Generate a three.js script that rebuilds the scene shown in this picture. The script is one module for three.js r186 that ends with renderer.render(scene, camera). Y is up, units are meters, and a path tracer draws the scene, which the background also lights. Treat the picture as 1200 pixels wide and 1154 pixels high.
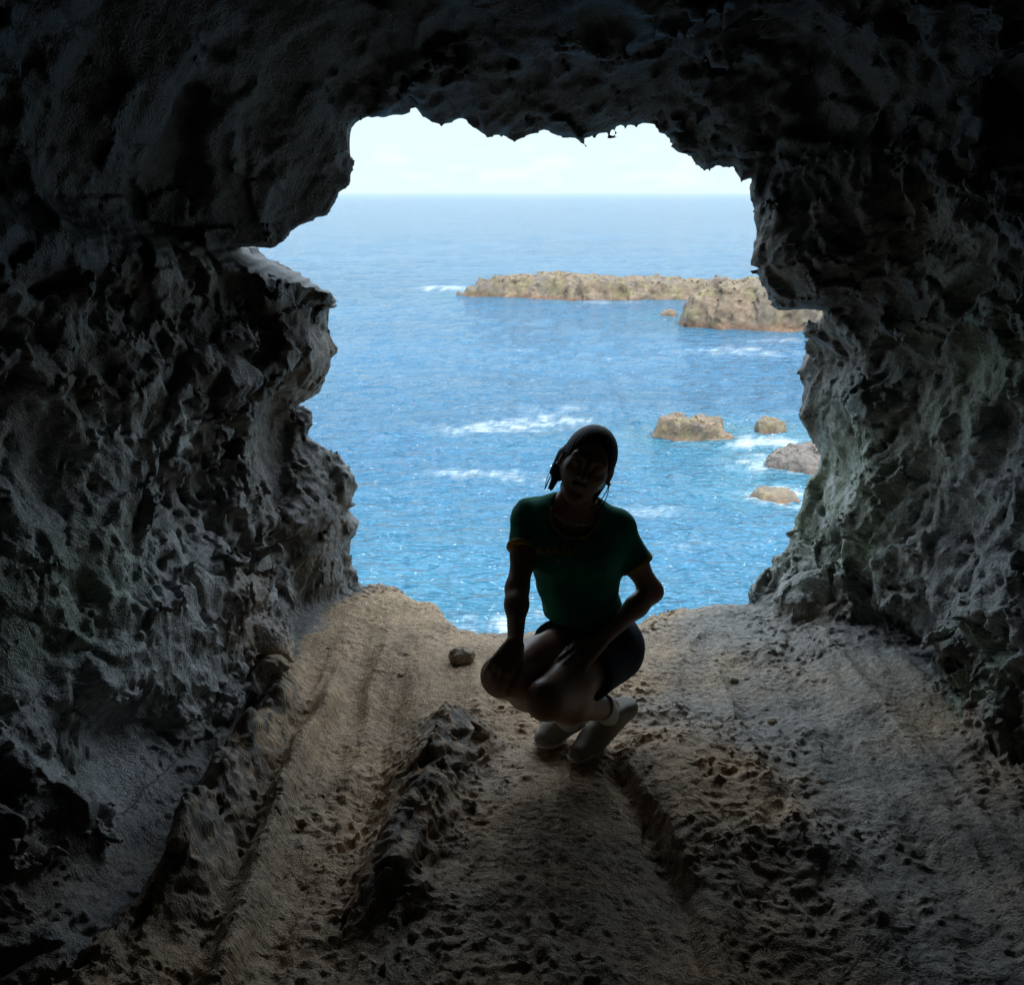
import * as THREE from 'three';

// ------------------------------------------------------------------ camera, sky, sun, exposure
const scene = new THREE.Scene();
const EYE = 1.66, PITCH = 16.6 * Math.PI / 180, FPX = 1177;      // eye height, downward tilt, focal length in photo pixels
const camera = new THREE.PerspectiveCamera(2 * Math.atan(577 / FPX) * 180 / Math.PI, 1200 / 1154, 0.05, 60000);
camera.position.set(0, EYE, 0);
camera.rotation.set(-PITCH, 0, 0);
scene.add(camera);
const renderer = new THREE.WebGLRenderer({ antialias: true });
renderer.toneMapping = THREE.LinearToneMapping;
renderer.toneMappingExposure = 2.5;
renderer.shadowMap.enabled = true;

// seeded noise
let seedState = 90210;
const rnd = () => { seedState = (seedState * 1664525 + 1013904223) >>> 0; return seedState / 4294967296; };
const PERM = new Uint8Array(512);
{ const p = [...Array(256).keys()]; for (let i = 255; i > 0; i--) { const j = Math.floor(rnd() * (i + 1)); [p[i], p[j]] = [p[j], p[i]]; } for (let i = 0; i < 512; i++) PERM[i] = p[i & 255]; }
const GX = new Float32Array(256), GY = new Float32Array(256), GZ = new Float32Array(256);
for (let i = 0; i < 256; i++) { const z = rnd() * 2 - 1, a = rnd() * Math.PI * 2, r = Math.sqrt(1 - z * z); GX[i] = r * Math.cos(a) * 1.4; GY[i] = r * Math.sin(a) * 1.4; GZ[i] = z * 1.4; }
function n3(x, y, z) {
  const xi = Math.floor(x), yi = Math.floor(y), zi = Math.floor(z);
  x -= xi; y -= yi; z -= zi;
  const X = xi & 255, Y = yi & 255, Z = zi & 255;
  const u = x * x * x * (x * (x * 6 - 15) + 10), v = y * y * y * (y * (y * 6 - 15) + 10), w = z * z * z * (z * (z * 6 - 15) + 10);
  const A = PERM[X] + Y, B = PERM[X + 1] + Y, AA = PERM[A & 255] + Z, AB = PERM[(A + 1) & 255] + Z, BA = PERM[B & 255] + Z, BB = PERM[(B + 1) & 255] + Z;
  const g = (h, a, b, c) => { h = PERM[h & 255]; return GX[h] * a + GY[h] * b + GZ[h] * c; };
  const x1 = g(AA, x, y, z), x2 = g(BA, x - 1, y, z), x3 = g(AB, x, y - 1, z), x4 = g(BB, x - 1, y - 1, z);
  const x5 = g(AA + 1, x, y, z - 1), x6 = g(BA + 1, x - 1, y, z - 1), x7 = g(AB + 1, x, y - 1, z - 1), x8 = g(BB + 1, x - 1, y - 1, z - 1);
  const a = x1 + u * (x2 - x1), b = x3 + u * (x4 - x3), c = x5 + u * (x6 - x5), d = x7 + u * (x8 - x7);
  const e = a + v * (b - a), f = c + v * (d - c);
  return e + w * (f - e);
}
const fbm = (x, y, z, o) => { let s = 0, a = 0.5; for (let i = 0; i < o; i++) { s += a * n3(x, y, z); x *= 2.03; y *= 2.03; z *= 2.03; a *= 0.5; } return s; };
const WO = [0, 0, 0, 0];                                             // nearest distance, second nearest, random of the nearest cell, its tilted face
function worley(x, y, z) {
  const xi = Math.floor(x), yi = Math.floor(y), zi = Math.floor(z); let a = 9, b = 9, id = 0, tilt = 0;
  for (let k = -1; k <= 1; k++) for (let j = -1; j <= 1; j++) for (let i = -1; i <= 1; i++) {
    const h = PERM[(PERM[(PERM[(xi + i) & 255] + yi + j) & 255] + zi + k) & 255], h2 = PERM[h + 57], h3 = PERM[h + 131];
    const dx = xi + i + h / 255 - x, dy = yi + j + h2 / 255 - y, dz = zi + k + h3 / 255 - z, d = dx * dx + dy * dy + dz * dz;
    if (d < a) { b = a; a = d; id = PERM[h + 201] / 255; tilt = -(GX[h3] * dx + GY[h3] * dy + GZ[h3] * dz); } else if (d < b) b = d;
  }
  WO[0] = Math.sqrt(a); WO[1] = Math.sqrt(b); WO[2] = id; WO[3] = tilt; return WO;
}
const clamp = (x, a = 0, b = 1) => Math.min(b, Math.max(a, x));
const sst = (a, b, x) => { const t = clamp((x - a) / (b - a)); return t * t * (3 - 2 * t); };
const mix = (a, b, t) => a + (b - a) * t;
const smax = (a, b, k) => { const h = Math.max(k - Math.abs(a - b), 0) / k; return Math.max(a, b) + h * h * k * 0.25; };
const smin = (a, b, k) => -smax(-a, -b, k);

// the sky: bright thin cloud, whitest at the horizon, bluer gaps higher up
{
  const W = 2048, H = 1024, data = new Float32Array(W * H * 4);
  for (let j = 0; j < H; j++) {
    const el = ((j + 0.5) / H - 0.5) * Math.PI, s = Math.sin(el), c = Math.cos(el), deg = el * 180 / Math.PI;
    for (let i = 0; i < W; i++) {
      const az = (i + 0.5) / W * Math.PI * 2, x = Math.cos(az) * c, z = Math.sin(az) * c;
      const up = sst(3.6, 38, deg);
      let r = mix(0.322, 1.12, up), g = mix(0.398, 1.36, up), b = mix(0.418, 1.62, up);
      const hi = sst(-0.05, 0.35, fbm(x * 3 / (s + 0.35), 3.3, z * 3 / (s + 0.35), 5)) * sst(8, 30, deg) * 0.6;
      const puff = sst(-0.05, 0.3, fbm(x * 22, deg * 1.5, z * 22, 4) + 0.12 - Math.abs(deg - 1.0) * 0.16) * sst(0.05, 0.4, deg) * sst(4, 2, deg) * 0.6;
      r = mix(r, 1.35, hi); g = mix(g, 1.4, hi); b = mix(b, 1.45, hi);
      r = mix(r, 0.405, puff); g = mix(g, 0.412, puff); b = mix(b, 0.40, puff);
      const o = (j * W + i) * 4; data[o] = r; data[o + 1] = g; data[o + 2] = b; data[o + 3] = 1;
    }
  }
  const t = new THREE.DataTexture(data, W, H, THREE.RGBAFormat, THREE.FloatType);
  t.mapping = THREE.EquirectangularReflectionMapping; t.magFilter = THREE.LinearFilter; t.minFilter = THREE.LinearFilter; t.needsUpdate = true;
  scene.background = t; scene.environment = t;
}
const sun = new THREE.DirectionalLight(new THREE.Color(1, 0.95, 0.86), 2.0);
sun.position.set(50, 110, 20); sun.target.position.set(0, -16, -80); scene.add(sun, sun.target);
sun.castShadow = true; sun.shadow.mapSize.set(4096, 4096);
Object.assign(sun.shadow.camera, { left: -150, right: 150, top: 150, bottom: -150, near: 1, far: 500 });

// ------------------------------------------------------------------ helpers
const V = (x, y, z) => new THREE.Vector3(x, y, z);
const CP = Math.cos(PITCH), SP = Math.sin(PITCH);
function at(px, py, d) { const u = (px - 600) / FPX, v = (577 - py) / FPX, k = d / (v * SP + CP); return V(u * k, EYE + (v * CP - SP) * k, -d); }   // photo direction at a depth of d metres
function onY(px, py, y) { const u = (px - 600) / FPX, v = (577 - py) / FPX, k = (y - EYE) / (v * CP - SP); return V(u * k, y, -k * (v * SP + CP)); }
function curve(pts) {   // smooth function through [x, y] pairs
  return (x) => {
    if (x <= pts[0][0]) return pts[0][1];
    for (let i = 1; i < pts.length; i++) if (x <= pts[i][0]) { const t = (x - pts[i - 1][0]) / (pts[i][0] - pts[i - 1][0]); return mix(pts[i - 1][1], pts[i][1], t * t * (3 - 2 * t)); }
    return pts[pts.length - 1][1];
  };
}
const used = {};
const numbered = (name) => { const k = used[name] = (used[name] ?? -1) + 1; return k ? `${name}_${String(k).padStart(3, '0')}` : name; };
function add(name, geo, mat, parent = scene) {
  const m = new THREE.Mesh(geo, mat); m.name = parent === scene ? numbered(name) : name; m.castShadow = m.receiveShadow = true; parent.add(m); return m;
}
const structure = (m) => { m.userData.kind = 'structure'; return m; };
const tag = (o, label, category, group) => { Object.assign(o.userData, { label, category }); if (group) o.userData.group = group; return o; };
function geometry(pos, index, extra = {}) {
  const g = new THREE.BufferGeometry();
  g.setAttribute('position', new THREE.BufferAttribute(pos instanceof Float32Array ? pos : new Float32Array(pos), 3));
  for (const k in extra) g.setAttribute(k, new THREE.BufferAttribute(extra[k] instanceof Float32Array ? extra[k] : new Float32Array(extra[k]), k === 'uv' ? 2 : 3));
  g.setIndex(new THREE.BufferAttribute(index instanceof Uint32Array ? index : new Uint32Array(index), 1));
  g.computeVertexNormals();
  return g;
}
// Meshes the zero surface of a field (positive inside) over a box. Blocks of 16 cells are skipped where the field is far from zero; base() is sampled
// on every 4th point and interpolated, detail() is added where the surface is near.
function fieldMesh(lo, hi, h, base, detail, reach, slope = 1.4, st = 4) {
  const N = 16, B = N * h, nb = [0, 1, 2].map((a) => Math.max(1, Math.ceil((hi[a] - lo[a]) / B)));
  const blocks = new Map(), key = (i, j, k) => (k * nb[1] + j) * nb[0] + i;
  const half = B * 0.866, S = N + 1, M = N / st, T = M + 1, T2 = T * T, L = new Float32Array(T * T2);
  const pos = [], idx = [];
  for (let bk = 0; bk < nb[2]; bk++) for (let bj = 0; bj < nb[1]; bj++) for (let bi = 0; bi < nb[0]; bi++) {
    const ox = lo[0] + bi * B, oy = lo[1] + bj * B, oz = lo[2] + bk * B;
    if (Math.abs(base(ox + B / 2, oy + B / 2, oz + B / 2)) > half * slope + reach) continue;
    let mn = 1e9, mx = -1e9;
    for (let k = 0, o = 0; k < T; k++) for (let j = 0; j < T; j++) for (let i = 0; i < T; i++, o++) { const v = base(ox + i * st * h, oy + j * st * h, oz + k * st * h); L[o] = v; if (v < mn) mn = v; if (v > mx) mx = v; }
    if (mn > reach || mx < -reach) continue;
    const v = new Float32Array(S * S * S);
    for (let k = 0, o = 0; k < S; k++) {
      const ck = Math.min(M - 1, Math.floor(k / st)), tk = (k - ck * st) / st;
      for (let j = 0; j < S; j++) {
        const cj = Math.min(M - 1, Math.floor(j / st)), tj = (j - cj * st) / st;
        for (let i = 0; i < S; i++, o++) {
          const ci = Math.min(M - 1, Math.floor(i / st)), ti = (i - ci * st) / st, q = (ck * T + cj) * T + ci;
          const a = mix(mix(L[q], L[q + 1], ti), mix(L[q + T], L[q + T + 1], ti), tj), b = mix(mix(L[q + T2], L[q + T2 + 1], ti), mix(L[q + T2 + T], L[q + T2 + T + 1], ti), tj);
          let f = mix(a, b, tk);
          if (detail && f < reach && f > -reach) f += detail(ox + i * h, oy + j * h, oz + k * h);
          v[o] = f || 1e-7;
        }
      }
    }
    blocks.set(key(bi, bj, bk), { v, bi, bj, bk, cell: null });
  }
  const corner = []; for (let c = 0; c < 8; c++) corner.push([(c & 1), (c >> 1) & 1, c >> 2]);
  const edges = []; for (let a = 0; a < 8; a++) for (const b of [a | 1, a | 2, a | 4]) if (b !== a) edges.push([a, b]);
  for (const b of blocks.values()) {
    b.cell = new Int32Array(N * N * N).fill(-1);
    const { v } = b, w = new Float32Array(8);
    for (let k = 0; k < N; k++) for (let j = 0; j < N; j++) for (let i = 0; i < N; i++) {
      let mask = 0;
      for (let c = 0; c < 8; c++) { w[c] = v[((k + corner[c][2]) * S + j + corner[c][1]) * S + i + corner[c][0]]; if (w[c] > 0) mask |= 1 << c; }
      if (mask === 0 || mask === 255) continue;
      let x = 0, y = 0, z = 0, m = 0;
      for (const [p, q] of edges) {
        if ((w[p] > 0) === (w[q] > 0)) continue;
        const t = w[p] / (w[p] - w[q]), P = corner[p], Q = corner[q];
        x += P[0] + t * (Q[0] - P[0]); y += P[1] + t * (Q[1] - P[1]); z += P[2] + t * (Q[2] - P[2]); m++;
      }
      b.cell[(k * N + j) * N + i] = pos.length / 3;
      pos.push(lo[0] + (b.bi * N + i + x / m) * h, lo[1] + (b.bj * N + j + y / m) * h, lo[2] + (b.bk * N + k + z / m) * h);
    }
  }
  const cellAt = (x, y, z) => {
    if (x < 0 || y < 0 || z < 0) return -1;
    const b = blocks.get(key(x >> 4, y >> 4, z >> 4));
    return b && (x >> 4) < nb[0] && (y >> 4) < nb[1] ? b.cell[((z & 15) * N + (y & 15)) * N + (x & 15)] : -1;
  };
  const ax = [[1, 0, 0], [0, 1, 0], [0, 0, 1]];
  for (const b of blocks.values()) {
    const { v } = b;
    for (let k = 0; k < N; k++) for (let j = 0; j < N; j++) for (let i = 0; i < N; i++) {
      const o = (k * S + j) * S + i, s0 = v[o] > 0, x = b.bi * N + i, y = b.bj * N + j, z = b.bk * N + k;
      for (let a = 0; a < 3; a++) {
        const s1 = v[o + (a === 0 ? 1 : a === 1 ? S : S * S)] > 0;
        if (s0 === s1) continue;
        const u = ax[(a + 1) % 3], w = ax[(a + 2) % 3];
        const A = cellAt(x - u[0] - w[0], y - u[1] - w[1], z - u[2] - w[2]), Bc = cellAt(x - w[0], y - w[1], z - w[2]), C = cellAt(x, y, z), D = cellAt(x - u[0], y - u[1], z - u[2]);
        if (A < 0 || Bc < 0 || C < 0 || D < 0) continue;
        if (s0) idx.push(A, Bc, C, A, C, D); else idx.push(A, C, Bc, A, D, C);
      }
    }
  }
  return { pos: new Float32Array(pos), idx };
}
function noiseTexture(size, fn, repeat = true) {   // single-channel tile as a bump map
  const d = new Uint8Array(size * size * 4);
  for (let j = 0; j < size; j++) for (let i = 0; i < size; i++) { const v = clamp(fn(i / size, j / size)) * 255, o = (j * size + i) * 4; d[o] = d[o + 1] = d[o + 2] = v; d[o + 3] = 255; }
  const t = new THREE.DataTexture(d, size, size); t.wrapS = t.wrapT = THREE.RepeatWrapping; t.magFilter = THREE.LinearFilter; t.minFilter = THREE.LinearMipmapLinearFilter; t.generateMipmaps = true; t.needsUpdate = true;
  return t;
}
function tileNoise(u, v, f, seed) {   // gradient noise that repeats after f cells
  const x = u * f, y = v * f, xi = Math.floor(x), yi = Math.floor(y), fx = x - xi, fy = y - yi;
  const g = (i, j, a, b) => { const h = PERM[(PERM[(((i % f) + f) % f + seed * 17) & 255] + ((j % f) + f) % f) & 255]; const l = Math.hypot(GX[h], GY[h]) || 1; return (GX[h] * a + GY[h] * b) / l * 1.4; };
  const s = fx * fx * (3 - 2 * fx), t = fy * fy * (3 - 2 * fy);
  return mix(mix(g(xi, yi, fx, fy), g(xi + 1, yi, fx - 1, fy), s), mix(g(xi, yi + 1, fx, fy - 1), g(xi + 1, yi + 1, fx - 1, fy - 1), s), t);
}
const joinAll = (list) => { let base = 0; const idx = [], p = []; for (const g of list) { for (const v of g.index.array) idx.push(v + base); base += g.attributes.position.count; for (const v of g.attributes.position.array) p.push(v); } return geometry(p, idx); };

// ------------------------------------------------------------------ the cave: one rock field
const AX = 0.05, AY = 1.0;                                          // axis of the tunnel
// outline of the mouth, clockwise from the foot of the left block, as directions from the eye
const RIM = [[418, 700], [410, 660], [412, 628], [421, 613], [399, 595], [411, 578], [407, 558], [394, 547], [380, 528], [357, 520], [350, 498], [341, 474], [364, 461], [370, 440], [383, 408], [371, 382], [378, 350], [365, 333], [338, 327], [312, 321], [288, 308],
  [299, 291], [322, 290], [346, 271], [380, 250], [388, 226], [409, 213], [416, 190], [414, 146], [441, 143], [465, 136], [476, 132], [487, 126], [498, 142], [520, 144], [542, 142], [560, 150], [572, 160], [620, 160], [650, 155], [676, 158], [694, 166], [715, 159], [745, 149], [765, 160], [800, 170], [830, 187], [864, 190], [882, 206],
  [880, 230], [889, 246], [894, 290], [905, 325], [921, 357], [945, 361], [970, 356], [960, 386], [950, 410], [943, 440], [940, 490], [959, 516], [960, 540], [945, 560], [935, 592], [925, 640], [902, 670], [882, 694], [877, 722]];
const rimDepth = curve([[-180, 4.1], [-110, 4.1], [-76, 4.05], [-66, 3.8], [-30, 3.8], [0, 3.9], [40, 3.9], [62, 3.75], [78, 3.8], [88, 4.05], [180, 4.0]]);
const RB = 1440, rimR = new Float32Array(RB), rimS = new Float32Array(RB);
{
  const pts = RIM.map(([px, py]) => {
    let d = 4, p, th;
    for (let i = 0; i < 4; i++) { p = at(px, py, d); th = Math.atan2(p.x - AX, p.y - AY) * 180 / Math.PI; d = rimDepth(th); }
    return [th, Math.hypot(p.x - AX, p.y - AY)];
  });
  pts.unshift([-180, 1.7], [-153, 1.5]); pts.push([153, 1.5], [180, 1.7]);
  for (let i = 1; i < pts.length; i++) if (pts[i][0] < pts[i - 1][0] + 0.15) pts[i][0] = pts[i - 1][0] + 0.15;
  for (let b = 0; b < RB; b++) {
    const th = (b + 0.5) / RB * 360 - 180; let i = 1; while (i < pts.length - 1 && pts[i][0] < th) i++;
    rimR[b] = mix(pts[i - 1][1], pts[i][1], clamp((th - pts[i - 1][0]) / (pts[i][0] - pts[i - 1][0])));
  }
  for (let b = 0; b < RB; b++) { let s = 0, w = 0; for (let k = -80; k <= 80; k++) { const g = Math.exp(-k * k / 2200); s += g * rimR[(b + k + RB) % RB]; w += g; } rimS[b] = s / w; }
}
// how far the wall stands outside the rim at 0.3, 0.8, 1.5, 2.5 and 4 m inside it, by angle
const OUT_AT = [0, 0.3, 0.8, 1.5, 2.5, 4];
const OUT = [[-180, 0.1, 0.1, 0.1, 0.1, 0.3], [-150, 0.18, 0.26, 0.30, 0.36, 0.4], [-125, 0.2, 0.30, 0.36, 0.46, 0.5], [-105, 0.16, 0.30, 0.44, 0.6, 0.8], [-88, 0.14, 0.34, 0.62, 0.8, 0.9], [-74, 0.16, 0.44, 0.72, 0.85, 0.9],
  [-62, 0.34, 0.70, 0.84, 0.86, 0.86], [-45, 0.36, 0.72, 0.88, 0.9, 0.9], [-20, 0.32, 0.68, 0.84, 0.9, 0.9], [0, 0.28, 0.6, 0.78, 0.9, 0.9], [25, 0.28, 0.6, 0.78, 0.88, 0.88], [50, 0.3, 0.62, 0.76, 0.8, 0.8], [68, 0.3, 0.6, 0.74, 0.8, 0.8],
  [80, 0.2, 0.42, 0.6, 0.75, 0.8], [95, 0.12, 0.26, 0.42, 0.6, 0.75], [112, 0.12, 0.24, 0.38, 0.55, 0.7], [130, 0.14, 0.3, 0.46, 0.55, 0.7], [150, 0.2, 0.3, 0.4, 0.45, 0.5], [180, 0.1, 0.1, 0.1, 0.1, 0.3]];
function outward(th, t) {
  let i = 1; while (OUT[i][0] < th && i < OUT.length - 1) i++;
  const a = OUT[i - 1], b = OUT[i], u = clamp((th - a[0]) / (b[0] - a[0])), s = u * u * (3 - 2 * u);
  let k = 1; while (k < 5 && OUT_AT[k] < t) k++;
  const w = clamp((t - OUT_AT[k - 1]) / (OUT_AT[k] - OUT_AT[k - 1])), A = k === 1 ? 0 : mix(a[k - 1], b[k - 1], s);
  return mix(A, mix(a[k], b[k], s), w);
}
// lip of the floor: distance from the eye by x
const lip = curve([[-1.6, 4.3], [-0.9, 4.12], [-0.55, 4.16], [-0.36, 3.95], [-0.2, 3.74], [0, 3.70], [0.3, 3.76], [0.5, 3.86], [0.68, 3.98], [1.0, 3.98], [1.6, 4.2]]);
const along = (d, a, b, s) => sst(a - s, a + s, d) * sst(b + s, b - s, d);
const feet = [];                                                     // filled below: spots kept level
function floorHeight(x, d) {
  let h = 0.05 * n3(x * 1.1 + 4, d * 0.8, 2.2) + 0.02 * n3(x * 3, d * 2, 7.7);
  const wob = 0.035 * n3(d * 2.3, x * 0.8, 5.5) + 0.012 * n3(d * 8, 1.5, 3.5);
  const lump = 0.75 + 0.7 * n3(x * 4 + 9, d * 5, 1.2) + 0.35 * n3(x * 11, d * 11, 4.4);
  const streak = 0.3 - Math.abs(n3(x * 6.2 + 0.8 * wob, d * 0.85, 6.1)), streak2 = 0.3 - Math.abs(n3(x * 14 + 3, d * 2.2, 8.4));
  h += (0.045 * streak + 0.02 * streak2) * sst(3.9, 3.2, d) * (0.6 + 0.5 * lump);
  // long crust ridges running out to the lip
  const r1 = x - (-0.79 + wob);
  h -= 0.05 * Math.exp(-((x + 0.93 - wob) ** 2) / 0.005) * along(d, 1.8, 3.1, 0.2);
  h += 0.165 * Math.exp(-(r1 * r1) / 0.0036) * along(d, 2.0, 3.15, 0.12) * Math.max(0.5, lump);
  h -= 0.06 * Math.exp(-((x + 0.70 - wob) ** 2) / 0.0042) * along(d, 1.4, 3.0, 0.2);
  const r2 = x - (-0.625 + wob * 0.8);
  h += 0.075 * (r2 > 0 ? Math.exp(-(r2 * r2) / 0.0007) : Math.exp(-(r2 * r2) / 0.004)) * along(d, 1.3, 3.15, 0.15) * (0.7 + 0.3 * lump);
  h -= 0.035 * sst(-0.03, 0.03, r2) * sst(-0.28, -0.42, x) * along(d, 1.4, 3.1, 0.3);
  const c3 = mix(-0.33, -0.165, clamp((d - 1.95) / 0.95)), r3 = x - (c3 + wob), w3 = mix(0.0075, 0.004, clamp((d - 1.95) / 0.9));
  h += mix(0.085, 0.115, clamp((d - 1.95) / 0.9)) * Math.exp(-(r3 * r3) / w3) * along(d, 1.98, 2.95, 0.08) * Math.max(0.15, 0.35 + 0.7 * lump);
  h += 0.06 * Math.exp(-((x + 0.1) ** 2) / 0.003 - ((d - 2.78) ** 2) / 0.004);
  const r4 = x - (mix(0.82, 0.62, clamp((d - 2.0) / 1.0)) + wob);
  h += 0.05 * Math.exp(-(r4 * r4) / 0.005) * sst(1.4, 2.4, d) * sst(3.2, 2.8, d) * Math.max(0.2, lump);
  // the step right of the shoes
  const e = mix(0.43, 0.34, clamp((d - 2.1) / 0.65)) + wob * 0.9;
  h += 0.055 * sst(e - 0.015, e + 0.02, x) * sst(1.2, 0.5, x) * sst(1.2, 2.5, d) * sst(2.97, 2.75, d);
  h -= 0.045 * Math.exp(-((x - e + 0.025) ** 2) / 0.0018) * sst(1.7, 2.3, d) * sst(2.85, 2.65, d);
  // rising towards the walls
  h += 0.10 * sst(0.75, 1.5, x) * sst(4.0, 3.2, d) + 0.05 * sst(-0.85, -1.3, x);
  h += 0.10 * Math.exp(-((x + 1.0) ** 2) / 0.05 - ((d - 1.85) ** 2) / 0.04) * (0.6 + lump * 0.5);   // hummock by the left wall
  h += 0.012 * Math.exp(-((x + 0.55) ** 2) / 0.03 - ((d - 4.05) ** 2) / 0.05);
  for (const f of feet) { const q = ((x - f[0]) ** 2 + (d - f[1]) ** 2) / (f[2] * f[2]); if (q < 6) h = mix(h, f[3], Math.exp(-q * q * 0.7)); }
  const s = d - lip(x) - 0.05 * n3(x * 5, 2.2, 9.1) - 0.02 * n3(x * 17, 2.2, 9.1);
  if (s > -0.25) { const k = Math.log(1 + Math.exp(s / 0.05)) * 0.05; h -= 1.25 * k + 1.6 * k * k; }
  return h;
}
const ridgeAt = (x, d) => clamp(Math.exp(-((x + 0.79) ** 2) / 0.007) * along(d, 2.0, 3.15, 0.1) + Math.exp(-((x - mix(-0.33, -0.165, clamp((d - 1.95) / 0.95))) ** 2) / 0.011) * along(d, 1.95, 2.92, 0.08) + 0.45 * Math.exp(-((x - 0.38) ** 2) / 0.0022) * along(d, 2.1, 2.85, 0.1) + 0.7 * Math.exp(-((x + 1.0) ** 2) / 0.05 - ((d - 1.85) ** 2) / 0.05));
// single lumps (+) and hollows (-): photo direction, depth, radius, strength
const LUMPS = [
  [112, 885, 2.42, 0.17, 0.13, 0.17, -0.26], [150, 860, 2.6, 0.12, 0.10, 0.14, -0.14],        // hollow at the foot of the left wall
  [205, 800, 2.95, 0.17, 0.20, 0.22, 0.10],                                               // buttress beside it
  [195, 690, 3.15, 0.07, 0.09, 0.10, -0.12], [322, 520, 3.85, 0.05, 0.17, 0.10, -0.16],   // clefts
  [345, 395, 3.85, 0.16, 0.20, 0.2, 0.10], [370, 610, 3.95, 0.12, 0.16, 0.2, 0.08], [250, 400, 3.5, 0.2, 0.2, 0.2, 0.05],
  [90, 620, 2.9, 0.2, 0.12, 0.2, 0.05], [240, 590, 3.3, 0.10, 0.12, 0.2, -0.07], [330, 640, 3.75, 0.07, 0.08, 0.1, -0.07],
  [1040, 768, 3.35, 0.20, 0.11, 0.2, -0.30], [1075, 735, 3.2, 0.05, 0.09, 0.1, -0.12], [1000, 735, 3.45, 0.06, 0.06, 0.1, -0.06],   // hollow under the right wall
  [935, 300, 3.7, 0.13, 0.16, 0.16, 0.10], [1010, 360, 3.4, 0.14, 0.07, 0.2, -0.16], [960, 345, 3.6, 0.07, 0.05, 0.1, 0.06],
  [1000, 600, 3.4, 0.2, 0.2, 0.3, 0.05], [1130, 620, 2.9, 0.15, 0.3, 0.2, 0.09], [1095, 560, 3.05, 0.05, 0.25, 0.12, -0.06], [1180, 860, 2.6, 0.2, 0.12, 0.2, 0.14],
  [930, 700, 3.75, 0.14, 0.12, 0.15, 0.09], [296, 297, 3.95, 0.10, 0.028, 0.3, -0.13], [200, 250, 3.0, 0.5, 0.35, 0.4, 0.12], [700, 90, 3.3, 0.5, 0.15, 0.3, 0.06],
].map(([px, py, d, rx, ry, rz, a]) => { const p = at(px, py, d); return [p.x, p.y, p.z, rx, ry, rz, a]; });
function terms(x, y, z) {
  const d = -z, dx = x - AX, dy = y - AY, rho = Math.hypot(dx, dy), th = Math.atan2(dx, dy) * 180 / Math.PI;
  const t = rimDepth(th) - d, b = Math.min(RB - 1, Math.floor((th + 180) / 360 * RB));
  let R;
  if (t >= 0) { const k = Math.exp(-t / 0.28); R = rimS[b] + (rimR[b] - rimS[b]) * k + outward(th, t); }
  else R = rimR[b] - 0.55 * t + 0.4 * t * t;
  if (d < 0.6) R = Math.min(R, Math.sqrt(Math.max(0.0025, 1 - ((0.6 - d) / 3.6) ** 2)) * 2.1);
  const calm = 0.35 + 0.65 * sst(0.0, 0.5, Math.abs(t));
  let f = (rho - R) * 0.82;
  const wx = x + 0.12 * n3(x * 1.7, y * 1.7, z * 1.7 + 5), wy = y + 0.12 * n3(x * 1.7 + 8, y * 1.7, z * 1.7);
  f += calm * (0.13 * n3(wx * 1.5, wy * 1.5, z * 1.5) + 0.085 * (0.35 - Math.abs(n3(wx * 3.1 + 4, wy * 2.3, z * 3.1))) + 0.04 * n3(wx * 6.3, wy * 4.2 + 2, z * 6.3));
  for (const q of LUMPS) { const a = (x - q[0]) / q[3], c = (y - q[1]) / q[4], e = (z - q[2]) / q[5], s = a * a + c * c + e * e; if (s < 8) f += q[6] * Math.exp(-s); }
  return [f, y > 0.7 ? -0.35 : floorHeight(x, d) - y, 4.42 + 0.22 * n3(x * 0.9, y * 0.9, 3) + (y < 0 ? -0.3 * y : 0) - d, t, th];
}
function caveBase(x, y, z) { const [w, f, c] = terms(x, y, z); return smin(smax(w, f, 0.05), c, 0.12); }
const dustZone = (x, z) => sst(0.35, -0.25, x + 0.25 * n3(x * 3, z * 3, 1)) * sst(-2.75, -3.15, z + 0.3 * n3(x * 2 + 3, z * 2, 1)) * sst(0.06, 0.3, lip(x) + z + 0.15 * n3(x * 7, 4, z * 7));   // smooth brown dust towards the lip
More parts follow.
